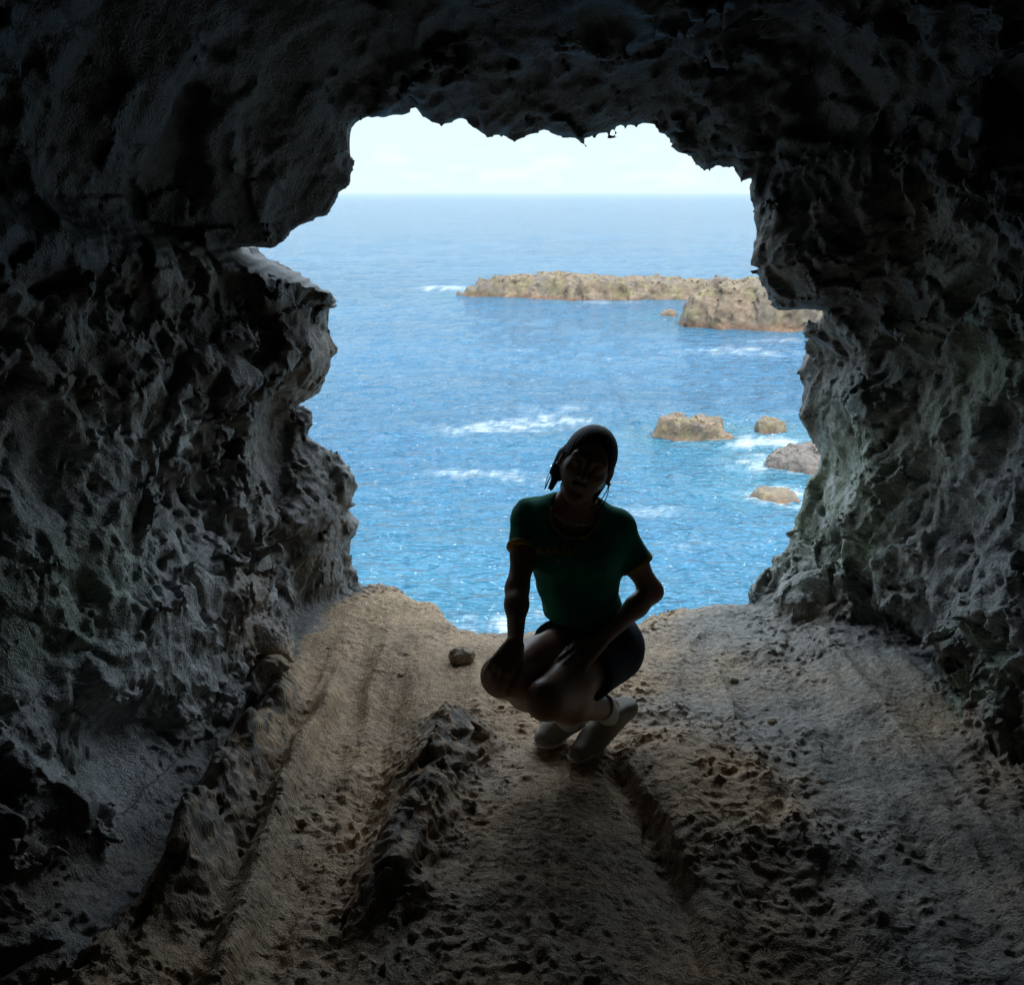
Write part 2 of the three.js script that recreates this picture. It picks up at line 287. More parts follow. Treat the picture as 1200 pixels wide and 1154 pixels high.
function caveDetail(x, y, z) {
  const d = -z, fl = y > 0.5 ? -1 : floorHeight(x, d) - y, onFloor = y > 0.5 ? 0 : sst(-0.09, -0.02, fl) * sst(1.75, 1.3, Math.abs(x));
  const w1 = n3(x * 3.3, y * 3.3, z * 3.3), w2 = n3(x * 3.3 + 11, y * 3.3, z * 3.3 + 5), w3 = n3(x * 12, y * 12, z * 12 + 7);
  const qx = x + 0.07 * w1 + 0.012 * w3, qy = y + 0.07 * w2 + 0.012 * w3, qz = z + 0.06 * w1;
  const grain = 0.3 - Math.abs(n3(qx * 27, qy * 22, qz * 27)), micro = 0.3 - Math.abs(n3(qx * 55, qy * 48, qz * 55)), dotty = n3(x * 70, y * 62, z * 70);
  let f = 0;
  if (onFloor < 1) {
    const filmLight = filmLightAt(x, y, z), rough = sst(-0.3, 0.4, n3(x * 1.9 + 6, y * 1.9, z * 1.9)), calm = 1 - 0.72 * sst(1.3, 1.6, y) * sst(0.7, 0.2, x) * mix(1, sst(3.72, 3.5, d), sst(-0.65, -0.5, x));
    const flute = 0.42 - Math.abs(n3(qx * 8.2, qy * 3.4, qz * 8.2)), crag = 0.4 - Math.abs(n3(qx * 15 + 3, qy * 9, qz * 15));
    let blocks = 0;
    {
      const w = worley(qx * 6.5, qy * 6.5, qz * 6.5); blocks += ((w[2] - 0.55) * 0.06 + 0.055 * w[3]) * sst(0.0, 0.07, w[1] - w[0]) - 0.02 * sst(0.07, 0.0, w[1] - w[0]);
      const v = worley(qx * 17 + 7, qy * 15, qz * 17); blocks += ((v[2] - 0.5) * 0.026 + 0.022 * v[3]) * sst(0.0, 0.1, v[1] - v[0]) - 0.010 * sst(0.1, 0.0, v[1] - v[0]);
    }
    const rim = mix(0.45, 1, sst(3.85, 3.5, d)), lava = lavaAt(x, y, z);
    if (lava > 0) { const ly = y + 0.10 * x + 0.05 * w2; f += (1 - onFloor) * lava * (0.045 * (0.3 - Math.abs(n3(x * 1.8, ly * 8.5, z * 1.8 + 3))) + 0.02 * (0.3 - Math.abs(n3(x * 4, ly * 21, z * 4)))); }
    f += (1 - onFloor) * calm * (blocks * rim * mix(1, 0.45, filmLight) + mix(0.014, 0.045, filmLight) * flute + 0.018 * crag * mix(0.5, 1.1, rough) + 0.024 * grain * mix(0.6, 1.3, rough) + 0.013 * micro + 0.004 * dotty - 0.045 * sst(0.22, 0.5, n3(qx * 6 + 20, qy * 5, qz * 6)) * rough);
  }
  if (onFloor > 0) {
    const dust = dustZone(x, z), crust = sst(-0.1, 0.3, n3(x * 2.2, 3, z * 1.5) + 0.2 * n3(x * 7, 3, z * 6) + 0.1), ridge = ridgeAt(x, d);
    const c1 = 0.3 - Math.abs(n3(qx * 6.5, qy * 6.5, qz * 4.6)), u = qx + 0.35 * qz, c2 = Math.abs(n3(u * 16 + 5, qy * 15, qz * 8)) - 0.2, pit = sst(0.2, 0.44, n3(u * 21, qy * 14, qz * 10 + 9)), crumb = sst(0.26, 0.4, n3(x * 34 + 5, y * 34, z * 34));
    f += onFloor * mix(1, 0.4, dust) * (0.016 * c1 + 0.014 * c2 * mix(0.3, 1.3, crust) - 0.009 * pit * crust + 0.016 * grain * mix(0.3, 1.3, crust) + 0.011 * micro + 0.004 * dotty + 0.010 * crumb * crust + 0.016 * n3(x * 4.3, 2, z * 5.5));
    f += onFloor * ridge * (0.05 * (0.3 - Math.abs(n3(qx * 10, qy * 10, qz * 8 + 3))) + 0.035 * c2 + 0.02 * grain - 0.03 * pit);
    f += onFloor * dust * 0.006 * (0.3 - Math.abs(n3(qx * 20, 2, qz * 9)));
  }
  return f;
}
const grainTex = noiseTexture(1024, (u, v) => 0.75 - 0.7 * Math.abs(tileNoise(u, v, 48, 3)) - 0.55 * Math.abs(tileNoise(u, v, 101, 8)) + 0.3 * tileNoise(u, v, 210, 12));
grainTex.repeat.set(1.6, 1.6);
const speckle = noiseTexture(1024, (u, v) => 0.86 + 0.16 * tileNoise(u, v, 41, 5) + 0.17 * tileNoise(u, v, 113, 2) + 0.2 * tileNoise(u, v, 233, 7));
speckle.colorSpace = THREE.SRGBColorSpace; speckle.repeat.set(1.3, 1.3);
const rockMat = new THREE.MeshStandardMaterial({ vertexColors: true, map: speckle, roughness: 0.56, bumpMap: grainTex, bumpScale: 0.003 });
const floorMat = new THREE.MeshStandardMaterial({ vertexColors: true, map: speckle, roughness: 0.8, bumpMap: grainTex, bumpScale: 0.003 });

function hit(px, py) {   // where the direction meets the bare rock
  const a = at(px, py, 1).sub(camera.position).normalize(), p = camera.position.clone();
  for (let i = 0; i < 400; i++) { const f = caveBase(p.x, p.y, p.z); if (f > -0.01) break; p.addScaledVector(a, Math.max(0.01, -f * 0.5)); }
  return p;
}
// pale mineral coating, also painted where light from the mouth brightens the walls: photo direction, depth, radii, strength
const FILMS_LIGHT = [[60, 640, 2.6, 0.35, 0.32, 1.3], [200, 780, 2.85, 0.22, 0.22, 1.3], [110, 740, 2.5, 0.26, 0.2, 1.1], [20, 820, 2.3, 0.25, 0.3, 0.8], [30, 540, 2.5, 0.3, 0.2, 0.8], [230, 620, 3.3, 0.12, 0.2, 0.5], [335, 660, 3.8, 0.06, 0.16, 0.8], [150, 520, 3.0, 0.2, 0.14, 0.5],
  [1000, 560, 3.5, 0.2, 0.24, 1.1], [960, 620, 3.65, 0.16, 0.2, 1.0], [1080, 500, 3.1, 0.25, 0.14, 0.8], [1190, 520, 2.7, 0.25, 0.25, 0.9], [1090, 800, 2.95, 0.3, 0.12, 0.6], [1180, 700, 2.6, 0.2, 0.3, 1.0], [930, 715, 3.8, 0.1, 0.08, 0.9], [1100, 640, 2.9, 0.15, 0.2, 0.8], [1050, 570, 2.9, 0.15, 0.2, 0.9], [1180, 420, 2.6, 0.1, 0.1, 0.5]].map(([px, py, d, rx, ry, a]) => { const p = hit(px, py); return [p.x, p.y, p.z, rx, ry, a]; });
// dense dark lava, broken in layers: the outcrop at the mouth and the nose opposite
const LAVA = [[290, 400, 0, 0.26, 0.22, 1.2], [350, 600, 0, 0.16, 0.2, 1.1], [345, 500, 0, 0.14, 0.14, 0.9], [250, 500, 0, 0.14, 0.16, 0.6], [1010, 330, 0, 0.25, 0.2, 1.0], [930, 440, 0, 0.14, 0.12, 0.7], [1100, 760, 0, 0.2, 0.1, 0.8], [60, 900, 0, 0.16, 0.16, 0.7]].map(([px, py, d, rx, ry, a]) => { const p = hit(px, py); return [p.x, p.y, p.z, rx, ry, a]; });
function lavaAt(x, y, z) {
  let f = 0; for (const q of LAVA) { const s = ((x - q[0]) / q[3]) ** 2 + ((y - q[1]) / q[4]) ** 2 + ((z - q[2]) / 0.32) ** 2; if (s < 6) f += q[5] * Math.exp(-s); }
  return f ? sst(0.28, 0.6, f * (0.85 + 0.7 * n3(x * 5, y * 5, z * 5 + 8) + 0.5 * n3(x * 15, y * 15, z * 15))) : 0;
}
function filmLightAt(x, y, z) {
  let f = 0; for (const q of FILMS_LIGHT) { const s = ((x - q[0]) / q[3]) ** 2 + ((y - q[1]) / q[4]) ** 2 + ((z - q[2]) / 0.35) ** 2; if (s < 6) f += q[5] * Math.exp(-s); }
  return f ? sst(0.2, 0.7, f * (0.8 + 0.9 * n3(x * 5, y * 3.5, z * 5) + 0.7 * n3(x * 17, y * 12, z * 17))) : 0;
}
// whitish mineral crusts, and the sheen of the right wall painted as pale patches: photo direction, depth, radii in metres, strength
const CRUSTS_SHEEN = [[205, 485, 3.35, 0.05, 0.07, 0.9], [225, 505, 3.4, 0.04, 0.05, 0.9], [190, 445, 3.3, 0.03, 0.05, 0.6], [100, 530, 2.9, 0.06, 0.05, 0.5], [330, 665, 3.8, 0.035, 0.09, 0.8], [60, 640, 2.75, 0.12, 0.10, 0.4], [205, 790, 2.95, 0.14, 0.14, 0.55],
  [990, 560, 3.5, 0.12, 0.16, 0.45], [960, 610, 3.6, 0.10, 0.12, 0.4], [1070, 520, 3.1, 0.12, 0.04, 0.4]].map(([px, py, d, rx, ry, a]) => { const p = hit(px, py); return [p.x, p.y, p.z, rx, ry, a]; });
function rockColor(x, y, z, fl, out) {
  const a = n3(x * 1.6, y * 1.6, z * 1.6), b = n3(x * 6, y * 4, z * 6), c = n3(x * 22, y * 18, z * 22), e = n3(x * 70, y * 70, z * 70);
  const tone = 1 + 0.22 * a + 0.2 * b + 0.2 * c + 0.14 * e;
  let r = 0.235, g = 0.23, bl = 0.215;
  const warm = sst(0.1, 0.5, n3(x * 2.1 + 7, y * 2.1, z * 2.1)), green = sst(0.05, 0.5, n3(x * 1.3, y * 1.3 + 9, z * 1.3));
  r = mix(r, 0.25, warm); g = mix(g, 0.205, warm); bl = mix(bl, 0.16, warm);
  r = mix(r, 0.18, green * 0.7); g = mix(g, 0.215, green * 0.7); bl = mix(bl, 0.17, green * 0.7);
  const filmLight = filmLightAt(x, y, z);  // mineral coating together with painted light from the mouth
  r = mix(r, mix(0.44, 0.38, green), filmLight); g = mix(g, mix(0.45, 0.445, green), filmLight); bl = mix(bl, mix(0.44, 0.34, green), filmLight);
  const lava = lavaAt(x, y, z); r = mix(r, 0.115, lava); g = mix(g, 0.104, lava); bl = mix(bl, 0.092, lava);
  // shade of the ceiling painted into the rock colour, with a ragged lower edge
  const roofShade = sst(-0.02, 0.05, y - 1.42 - 0.12 * Math.max(0, x) + 0.22 * n3(x * 2.2, y * 2, z * 2.2) + 0.12 * b + 0.06 * c);
  r = mix(r, 0.075, roofShade); g = mix(g, 0.078, roofShade); bl = mix(bl, 0.082, roofShade);
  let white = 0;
  for (const q of CRUSTS_SHEEN) { const s = ((x - q[0]) / q[3]) ** 2 + ((y - q[1]) / q[4]) ** 2 + ((z - q[2]) / 0.25) ** 2; if (s < 5) white += q[5] * Math.exp(-s) ; }
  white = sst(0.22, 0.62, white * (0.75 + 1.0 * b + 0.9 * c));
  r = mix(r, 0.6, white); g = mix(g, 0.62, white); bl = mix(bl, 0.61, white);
  // floor: brown earth trodden over grey crust
  r = mix(r, 0.36, fl); g = mix(g, 0.34, fl); bl = mix(bl, 0.30, fl);
  const soil = fl * sst(-0.35, 0.25, 0.55 * dustZone(x, z) + 0.35 * n3(x * 1.8 + 2, 5, z * 1.8) + 0.15 * b + 0.12 - 0.35 * sst(0.35, 1.0, x));
  r = mix(r, 0.53, soil); g = mix(g, 0.36, soil); bl = mix(bl, 0.21, soil);
  const bare = fl * ridgeAt(x, -z) * sst(-0.35, 0.15, c + 0.4 * b); r = mix(r, 0.16, bare); g = mix(g, 0.14, bare); bl = mix(bl, 0.115, bare);
  out[0] = r * tone; out[1] = g * tone; out[2] = bl * tone;
}
function caveMeshes(lo, hi, h, detail, reach, st = 4) {
  const { pos, idx } = fieldMesh(lo, hi, h, caveBase, detail, reach, 1.4, st);
  // leave out crumbs that hang free in the air
  const root = new Int32Array(pos.length / 3).map((_, i) => i), size = new Int32Array(root.length), find = (a) => { while (root[a] !== a) a = root[a] = root[root[a]]; return a; };
  for (let q = 0; q < idx.length; q += 3) { const a = find(idx[q]); root[find(idx[q + 1])] = a; root[find(idx[q + 2])] = a; }
  for (let q = 0; q < idx.length; q += 3) size[find(idx[q])]++;
  { let w = 0; for (let q = 0; q < idx.length; q += 3) if (size[find(idx[q])] > 2500) { idx[w] = idx[q]; idx[w + 1] = idx[q + 1]; idx[w + 2] = idx[q + 2]; w += 3; } idx.length = w; }
  const n = pos.length / 3, color = new Float32Array(n * 3), uv = new Float32Array(n * 2), isFloor = new Uint8Array(n), kind = new Uint8Array(n), c = [0, 0, 0];
  for (let i = 0; i < n; i++) {
    const x = pos[i * 3], y = pos[i * 3 + 1], z = pos[i * 3 + 2], d = -z, fh = floorHeight(x, d);
    const dx = x - AX, dy = y - AY, th = Math.atan2(dx, dy), b = Math.min(RB - 1, Math.floor((th / Math.PI + 1) * RB / 2)), t = Math.max(0, rimDepth(th * 180 / Math.PI) - d), wallR = rimS[b] + outward(th * 180 / Math.PI, t);
    const fl = sst(0.16, 0.03, y - fh) * sst(-0.06, -0.15, Math.hypot(dx, dy) - wallR + 0.09 * n3(x * 6, y * 6, z * 6) + 0.05 * n3(x * 19, y * 19, z * 19));
    kind[i] = d > 4.75 || Math.abs(x) > 2.6 && d > 3.9 ? 3 : y - fh < 0.07 && Math.hypot(dx, dy) < wallR + 0.05 ? 0 : y > 1.62 + 0.1 * n3(x, y, z) ? 2 : 1;
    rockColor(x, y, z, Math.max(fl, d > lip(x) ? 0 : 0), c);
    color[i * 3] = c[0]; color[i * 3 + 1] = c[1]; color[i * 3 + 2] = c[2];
    if (kind[i] === 0) { uv[i * 2] = x; uv[i * 2 + 1] = z; } else { uv[i * 2] = th * 1.3; uv[i * 2 + 1] = z; }
  }
  const out = [0, 1, 2, 3].map(() => []);
  for (let q = 0; q < idx.length; q += 3) out[kind[idx[q]]].push(idx[q], idx[q + 1], idx[q + 2]);
  const full = geometry(pos, idx, { color, uv });
  return out.map((list) => {
    if (!list.length) return null;
    const map = new Map(), p = [], cl = [], u = [], nn = [], N = full.attributes.normal.array, id = new Uint32Array(list.length);
    list.forEach((v, k) => {
      let m = map.get(v);
      if (m === undefined) { m = map.size; map.set(v, m); for (let a = 0; a < 3; a++) { p.push(pos[v * 3 + a]); cl.push(color[v * 3 + a]); nn.push(N[v * 3 + a]); } u.push(uv[v * 2], uv[v * 2 + 1]); }
      id[k] = m;
    });
    const g = geometry(p, id, { color: cl, uv: u });
    g.setAttribute('normal', new THREE.BufferAttribute(new Float32Array(nn), 3));
    return g;
  });
}
function joinGeometries(list) {
  list = list.filter(Boolean); if (list.length === 1) return list[0];
  const out = new THREE.BufferGeometry(); let base = 0; const idx = [];
  for (const g of list) { for (const v of g.index.array) idx.push(v + base); base += g.attributes.position.count; }
  for (const k of ['position', 'normal', 'color', 'uv']) {
    const size = k === 'uv' ? 2 : 3, a = new Float32Array(base * size); let o = 0;
    for (const g of list) { a.set(g.attributes[k].array, o); o += g.attributes[k].array.length; }
    out.setAttribute(k, new THREE.BufferAttribute(a, size));
  }
  out.setIndex(new THREE.BufferAttribute(new Uint32Array(idx), 1));
  return out;
}
// where the shoes stand: x, distance, radius, level
{ const a = onY(694, 872, 0), b = onY(652, 858, 0); feet.push([a.x, -a.z, 0.14, 0], [b.x, -b.z, 0.12, 0]); }
{
  const X0 = -2.3, X1 = 2.3, ZF = -4.6, box = (y0, h, n, st, z1) => caveMeshes([X0, y0, ZF], [X1, y0 + h * 16 * n - 1e-6, z1], h, caveDetail, 0.085, st);
  const sets = [box(-0.352, 0.0071, 6, 2, -1.55), box(0.305, 0.0104, 9, 2, -1.95), box(1.775, 0.0165, 5, 2, -1.95)];
  sets.push(caveMeshes([-2.8, -0.45, -1.62], [2.8, 3.6, 3.6], 0.035, null, 0.02), caveMeshes([-2.6, 0.33, -2.1], [2.6, 3.5, -1.5], 0.022, caveDetail, 0.075));
  const outside = caveMeshes([-9.1, -17, -10.3], [9.1, 6.9, -4.0], 0.16, null, 0.02);
  ['cave_floor', 'cave_wall', 'cave_ceiling'].forEach((name, k) => {
    const g = joinGeometries(sets.map((m) => m[k])); structure(add(name, g, k ? rockMat : floorMat)); console.log(name, g.index.count / 3);
  });
  structure(add('cliff', outside[3], rockMat));
  // the headland that the cave lies in: grassy top and flanks, closed behind
  const pos = [], color = [], idx = [], n = 48, g = (u, v) => { pos.push(u[0], u[1], u[2]); const t = 1 + 0.3 * n3(u[0] * 2, u[2] * 2, 1); color.push(0.11 * t, 0.10 * t, 0.05 * t); };
  for (let j = 0; j <= n; j++) for (let i = 0; i <= n; i++) {
    const u = i / n * 2 - 1, v = j / n, edge = Math.max(Math.abs(u), v > 0.5 ? v * 2 - 1 : 0), down = sst(0.82, 1, edge);
    g([u * 9.3, 6.2 + 0.5 * n3(u * 4, v * 4, 2) - 24 * down, -4.7 + v * 12]);
  }
  for (let j = 0; j < n; j++) for (let i = 0; i < n; i++) { const a = j * (n + 1) + i, b = a + n + 1; idx.push(a, b, a + 1, a + 1, b, b + 1); }
  structure(add('headland', geometry(pos, idx, { color }), new THREE.MeshStandardMaterial({ vertexColors: true, roughness: 1 })));
}

// ------------------------------------------------------------------ the sea
const SEA = -16;
const onSea = (px, py) => onY(px, py, SEA);
// rocks standing in the water: name, footprint centre and half sizes, height, shape
const ROCKS = [];
function rockSpot(x0, x1, waterline, top, depth, opts) {
  const a = onSea(x0, waterline), b = onSea(x1, waterline), d = -a.z;
  const k = Math.hypot(d, EYE - SEA) / FPX;
  ROCKS.push({ x: (a.x + b.x) / 2, z: -d - depth * 0.5, rx: (b.x - a.x) / 2, rz: depth / 2, h: (waterline - top) * k * (opts.k ?? 1), ...opts });
}
rockSpot(564, 960, 352, 318, 17, { name: 'rock_islet', flat: 1, cell: 0.24, k: 0.62, label: 'long flat-topped brown rock islet lying far out in the sea', seed: 1 });
rockSpot(812, 1032, 388, 329, 13, { name: 'rock_islet', flat: 0.35, cell: 0.2, k: 0.78, label: 'humped brown rock islet in front of the long flat one', seed: 2, slant: 1, jag: 1.5 });
rockSpot(775, 795, 371, 364, 2, { name: 'sea_rock', flat: 0.3, cell: 0.12, label: 'tiny brown rock barely above water beside the humped islet', seed: 3 });
rockSpot(769, 862, 519, 491, 3, { name: 'sea_rock', flat: 0.9, cell: 0.07, k: 0.85, label: 'low blocky tan rock, the wider of two side by side in the sea', seed: 4 });
rockSpot(886, 924, 508, 492, 1.8, { name: 'sea_rock', flat: 0.8, cell: 0.07, k: 0.85, label: 'small rounded tan rock, the narrower of two side by side in the sea', seed: 5 });
rockSpot(910, 1000, 556, 514, 4, { name: 'sea_rock', flat: 0.2, cell: 0.08, jag: 1.2, k: 0.55, label: 'grey sloping rock in white surf against the right cave wall', seed: 16 });
rockSpot(888, 940, 588, 574, 2.2, { name: 'sea_rock', flat: 0.5, cell: 0.07, k: 0.6, label: 'low wet reddish rock awash in foam below the other sea rocks', seed: 7 });
const rockEdge = (q, x, z) => { const n = 0.22 * n3(x / q.rx * 2.2 + q.seed * 7, z / q.rz * 1.4, q.seed) + 0.12 * n3(x * 0.55 + q.seed, z * 0.55, 2); return Math.hypot((x - q.x) / q.rx, (z - q.z) / q.rz) ** 1.0 + n; };
// drifting foam: photo direction centre, half sizes in metres, strength
const FOAM = [[560, 508, 6, 1.8, 0.65], [610, 499, 6, 1.9, 0.8], [655, 490, 5, 1.8, 0.75], [640, 480, 7, 1.6, 0.5], [545, 554, 3.4, 1.3, 0.75], [590, 563, 4, 1.3, 0.55], [520, 338, 5, 5, 1.6], [870, 412, 9, 4, 0.8], [900, 400, 7, 2.5, 0.7], [905, 520, 5, 2, 0.8], [900, 545, 4, 2.2, 0.9], [925, 580, 3, 2, 1.0], [870, 520, 3, 1.4, 0.7], [770, 600, 4, 1.5, 0.55], [820, 640, 4, 1.5, 0.45], [565, 738, 1.6, 1.2, 1.2], [640, 720, 2, 1, 0.6], [860, 470, 6, 2, 0.35], [700, 355, 16, 2, 0.6]].map(([px, py, rx, rz, a]) => { const p = onSea(px, py); return [p.x, p.z, rx, rz, a]; });
{
  const rows = 520, cols = 400, pos = new Float32Array((rows + 1) * (cols + 1) * 3), color = new Float32Array(pos.length), uv = new Float32Array((rows + 1) * (cols + 1) * 2), idx = [];
  const r0 = 6, r1 = 40000;
  for (let j = 0; j <= rows; j++) {
    const v = j / rows, r = r0 * Math.pow(r1 / r0, Math.pow(v, 1.55) * 0.82 + v * 0.18);
    for (let i = 0; i <= cols; i++) {
      const a = (i / cols - 0.5) * 1.75, x = Math.sin(a) * r, z = -4 - Math.cos(a) * r, o = j * (cols + 1) + i;
      const far = 1 / (1 + (r / 420) ** 2), wx = x + 3 * n3(x * 0.02, z * 0.02, 1);
      const zz = z + 1.5 * n3(x * 0.09, z * 0.12, 15);
      let y = far * (0.34 * n3(wx * 0.05, z * 0.13, 2) + 0.42 * (0.35 - Math.abs(n3(wx * 0.13, zz * 0.42, 5))) + 0.26 * (0.3 - Math.abs(n3(wx * 0.3 + 7, zz * 0.95, 7))) + 0.12 * n3(x * 0.7, z * 2.1, 9) * sst(160, 60, r));
      pos[o * 3] = x; pos[o * 3 + 1] = SEA + y; pos[o * 3 + 2] = z; uv[o * 2] = x / 30; uv[o * 2 + 1] = z / 11;
      // colour of the water body, greener over the shallows by the rocks, with foam on top
      let foam = 0, shallow = 0;
      for (const q of ROCKS) { const e = rockEdge(q, x, z), g = (e - 0.9) * Math.min(q.rx, q.rz); if (g < 9) { foam += 0.9 * Math.exp(-Math.max(0, g) / (q.seed === 1 ? 1.0 : 0.8)) * (0.35 + 0.9 * n3(x * 0.5 + q.seed, z * 0.5, 4)); shallow += Math.exp(-Math.max(0, g) / 4) * 0.6; } }
      for (const q of FOAM) { const s = ((x - q[0]) / q[2]) ** 2 + ((z - q[1]) / q[3]) ** 2; if (s < 6) foam += q[4] * Math.exp(-s); }
      if (r < 220) {
        const fx = x + 2.5 * n3(x * 0.12, z * 0.2, 21), fz = z + 1.8 * n3(x * 0.14 + 9, z * 0.2, 22), lace = 0.55 - 0.9 * Math.abs(n3(fx * 0.3, fz * 0.55, 11)) - 0.8 * Math.abs(n3(fx * 0.9 + 4, fz * 1.5, 12)) - 0.5 * Math.abs(n3(fx * 2.2, fz * 3.2, 13));
        foam = sst(0.18, 1.0, Math.min(foam, 1.1) * (0.5 + 1.5 * lace)) * 0.55;
      } else foam = sst(0.5, 0.9, foam) ;
      shallow = clamp(shallow + 0.6 * sst(75, 30, r) * (0.7 + 0.6 * n3(x * 0.06, z * 0.06, 3)));
      const drift = 1 + 0.18 * n3(x * 0.012, z * 0.03, 8) + 0.10 * n3(x * 0.05, z * 0.12, 6);
      color[o * 3] = mix(mix(0.018, 0.027, shallow) * drift, 0.6, foam); color[o * 3 + 1] = mix(mix(0.10, 0.126, shallow) * drift, 0.66, foam); color[o * 3 + 2] = mix(mix(0.185, 0.178, shallow) * drift, 0.68, foam);
    }
  }
  for (let j = 0; j < rows; j++) for (let i = 0; i < cols; i++) { const a = j * (cols + 1) + i, b = a + cols + 1; idx.push(a, a + 1, b + 1, a, b + 1, b); }
  const rip = noiseTexture(1024, (u, v) => 0.5 + 0.34 * tileNoise(u, v, 9, 3) + 0.28 * tileNoise(u, v * 1, 22, 9) + 0.16 * tileNoise(u, v, 47, 5) + 0.09 * tileNoise(u, v, 97, 6));
  structure(add('sea', geometry(pos, idx, { color, uv }), new THREE.MeshPhysicalMaterial({ vertexColors: true, roughness: 0.1, ior: 1.33, bumpMap: rip, bumpScale: 1.2 })));
}
for (const q of ROCKS) {
  const cr = 1 / Math.max(q.h, 0.8), s = q.h;
  const field = (x, y, z) => {
    const X = x + 0.25 * s * n3(x * cr * 0.9, y * cr, z * cr * 0.9 + q.seed), Z = z + 0.25 * s * n3(x * cr * 0.9 + 5, y * cr, z * cr * 0.9), e = rockEdge(q, X, Z), lx = (X - q.x) / q.rx;
    let h = s * mix(Math.sqrt(Math.max(0, 1.02 - e * e)), sst(1.05, 0.8, e), q.flat) * (e < 1.02 ? 1 : 0) - Math.max(0, e - 0.98) * s * 2.2;
    if (q.slant) h *= mix(1, 0.42, sst(0.05, 0.8, lx));
    if (q.flat > 0.95) h *= mix(1.0, 0.74, sst(-0.6, 0.5, lx)) * (1 + 0.12 * Math.exp(-((lx + 0.55) ** 2) / 0.02));
    let f = Math.min(h - (y - SEA), s * 0.9) * 0.6;
    f += (q.jag ?? 1) * s * (0.16 * n3(x * cr * 1.2, y * cr * 1.2, z * cr * 1.2 + q.seed) + 0.16 * (0.28 - Math.abs(n3(x * cr * 2.6, y * cr * 2.2, z * cr * 2.6))) + 0.10 * (0.28 - Math.abs(n3(x * cr * 6, y * cr * 5, z * cr * 6))) + 0.05 * (0.28 - Math.abs(n3(x * cr * 13, y * cr * 11, z * cr * 13))));
    const w = worley(x * cr * 2.4, y * cr * 2.4, z * cr * 2.4); f += s * (q.seed === 16 ? 0.03 : 0.09) * (w[2] - 0.5) * sst(0, 0.2, w[1] - w[0]);
    return f;
  };
  const { pos, idx } = fieldMesh([q.x - q.rx * 1.35, SEA - 0.5, q.z - q.rz * 1.5], [q.x + q.rx * 1.35, SEA + q.h * 1.6, q.z + q.rz * 1.5], q.cell, field, null, 0.01, 1.6, 1), color = new Float32Array(pos.length);
  for (let i = 0; i < pos.length; i += 3) {
    const x = pos[i], y = pos[i + 1], z = pos[i + 2], h = y - SEA, t = 1 + 0.35 * n3(x * cr * 3, h * cr * 3, z * cr * 3) + 0.4 * n3(x * cr * 11, h * cr * 11, z * cr * 11) + 0.3 * n3(x * cr * 5.5, h * cr * 7, z * cr * 5.5 + 4);
    const lichen = sst(-0.1, 0.4, n3(x * cr * 1.7, h * cr, z * cr * 1.7 + 5)), grey = sst(0.0, 0.4, n3(x * cr * 0.9 + 9, h * cr, z * cr * 0.9)), wet = sst(0.24 + 0.15 * n3(x * cr * 4, 1, z * cr * 4), 0.04, h / s);
    const c = q.seed === 16 ? [0.10, 0.085, 0.075] : [mix(mix(0.12, 0.125, lichen), 0.095, grey * 0.7), mix(mix(0.088, 0.102, lichen), 0.082, grey * 0.7), mix(mix(0.06, 0.056, lichen), 0.07, grey * 0.7)], rd = [0.12, 0.065, 0.04];
    for (let a = 0; a < 3; a++) color[i + a] = mix(c[a], rd[a], wet * 0.75) * t;
  }
  tag(add(q.name, geometry(pos, idx, { color }), new THREE.MeshStandardMaterial({ vertexColors: true, roughness: 0.9 })), q.label, q.name === 'rock_islet' ? 'islet' : 'rock');
}
// ------------------------------------------------------------------ loose stones on the cave floor
{
  const stone = (x, d, r, sx, sy, sz, seed, label, group) => {
    const y0 = floorHeight(x, d) + r * sy * 0.45;
    const { pos, idx } = fieldMesh([-1.5 * r, -1.5 * r, -1.5 * r], [1.5 * r, 1.5 * r, 1.5 * r], r / 11, (a, b, c) => { const w = worley(a / r * 1.3 + seed, b / r * 1.3, c / r * 1.3); return r - Math.hypot(a / sx, b / sy, c / sz) + r * (0.2 * n3(a / r * 2 + seed, b / r * 2, c / r * 2) + 0.14 * (0.3 - Math.abs(n3(a / r * 5, b / r * 5, c / r * 5 + seed))) + 0.25 * (w[2] - 0.5) * sst(0, 0.2, w[1] - w[0])); }, null, r * 0.02, 1.6, 1);
    const color = new Float32Array(pos.length);
    for (let i = 0; i < pos.length; i += 3) { const t = 1 + 0.3 * n3(pos[i] * 60, pos[i + 1] * 60, pos[i + 2] * 60 + seed); color[i] = 0.30 * t; color[i + 1] = 0.235 * t; color[i + 2] = 0.165 * t; }
    const m = add('stone', geometry(pos, idx, { color }), new THREE.MeshStandardMaterial({ vertexColors: true, roughness: 0.95 })); m.position.set(x, y0, -d); tag(m, label, 'stone', group);
  };
  const p = (px, py) => { const q = onY(px, py, 0.0); return [q.x, -q.z]; };
  stone(...p(541, 776), 0.042, 1.1, 0.85, 0.9, 3, 'rough brown stone on the dusty floor beside the person\'s knee');
  stone(...p(325, 818), 0.04, 1.1, 0.75, 0.95, 11, 'fist-sized dark stone where the craggy floor ridge ends by the left wall');
  [[470, 792, 0.012], [610, 905, 0.012], [860, 790, 0.016], [905, 845, 0.014], [690, 985, 0.010], [420, 905, 0.012], [960, 930, 0.013], [610, 1040, 0.012], [840, 1000, 0.011], [385, 760, 0.010]].forEach(([px, py, r], i) => stone(...p(px, py), r, 1.1, 0.75, 0.95, 11 + i * 3, 'small loose brown stone lying on the cave floor', 'small loose stones on the cave floor'));
}
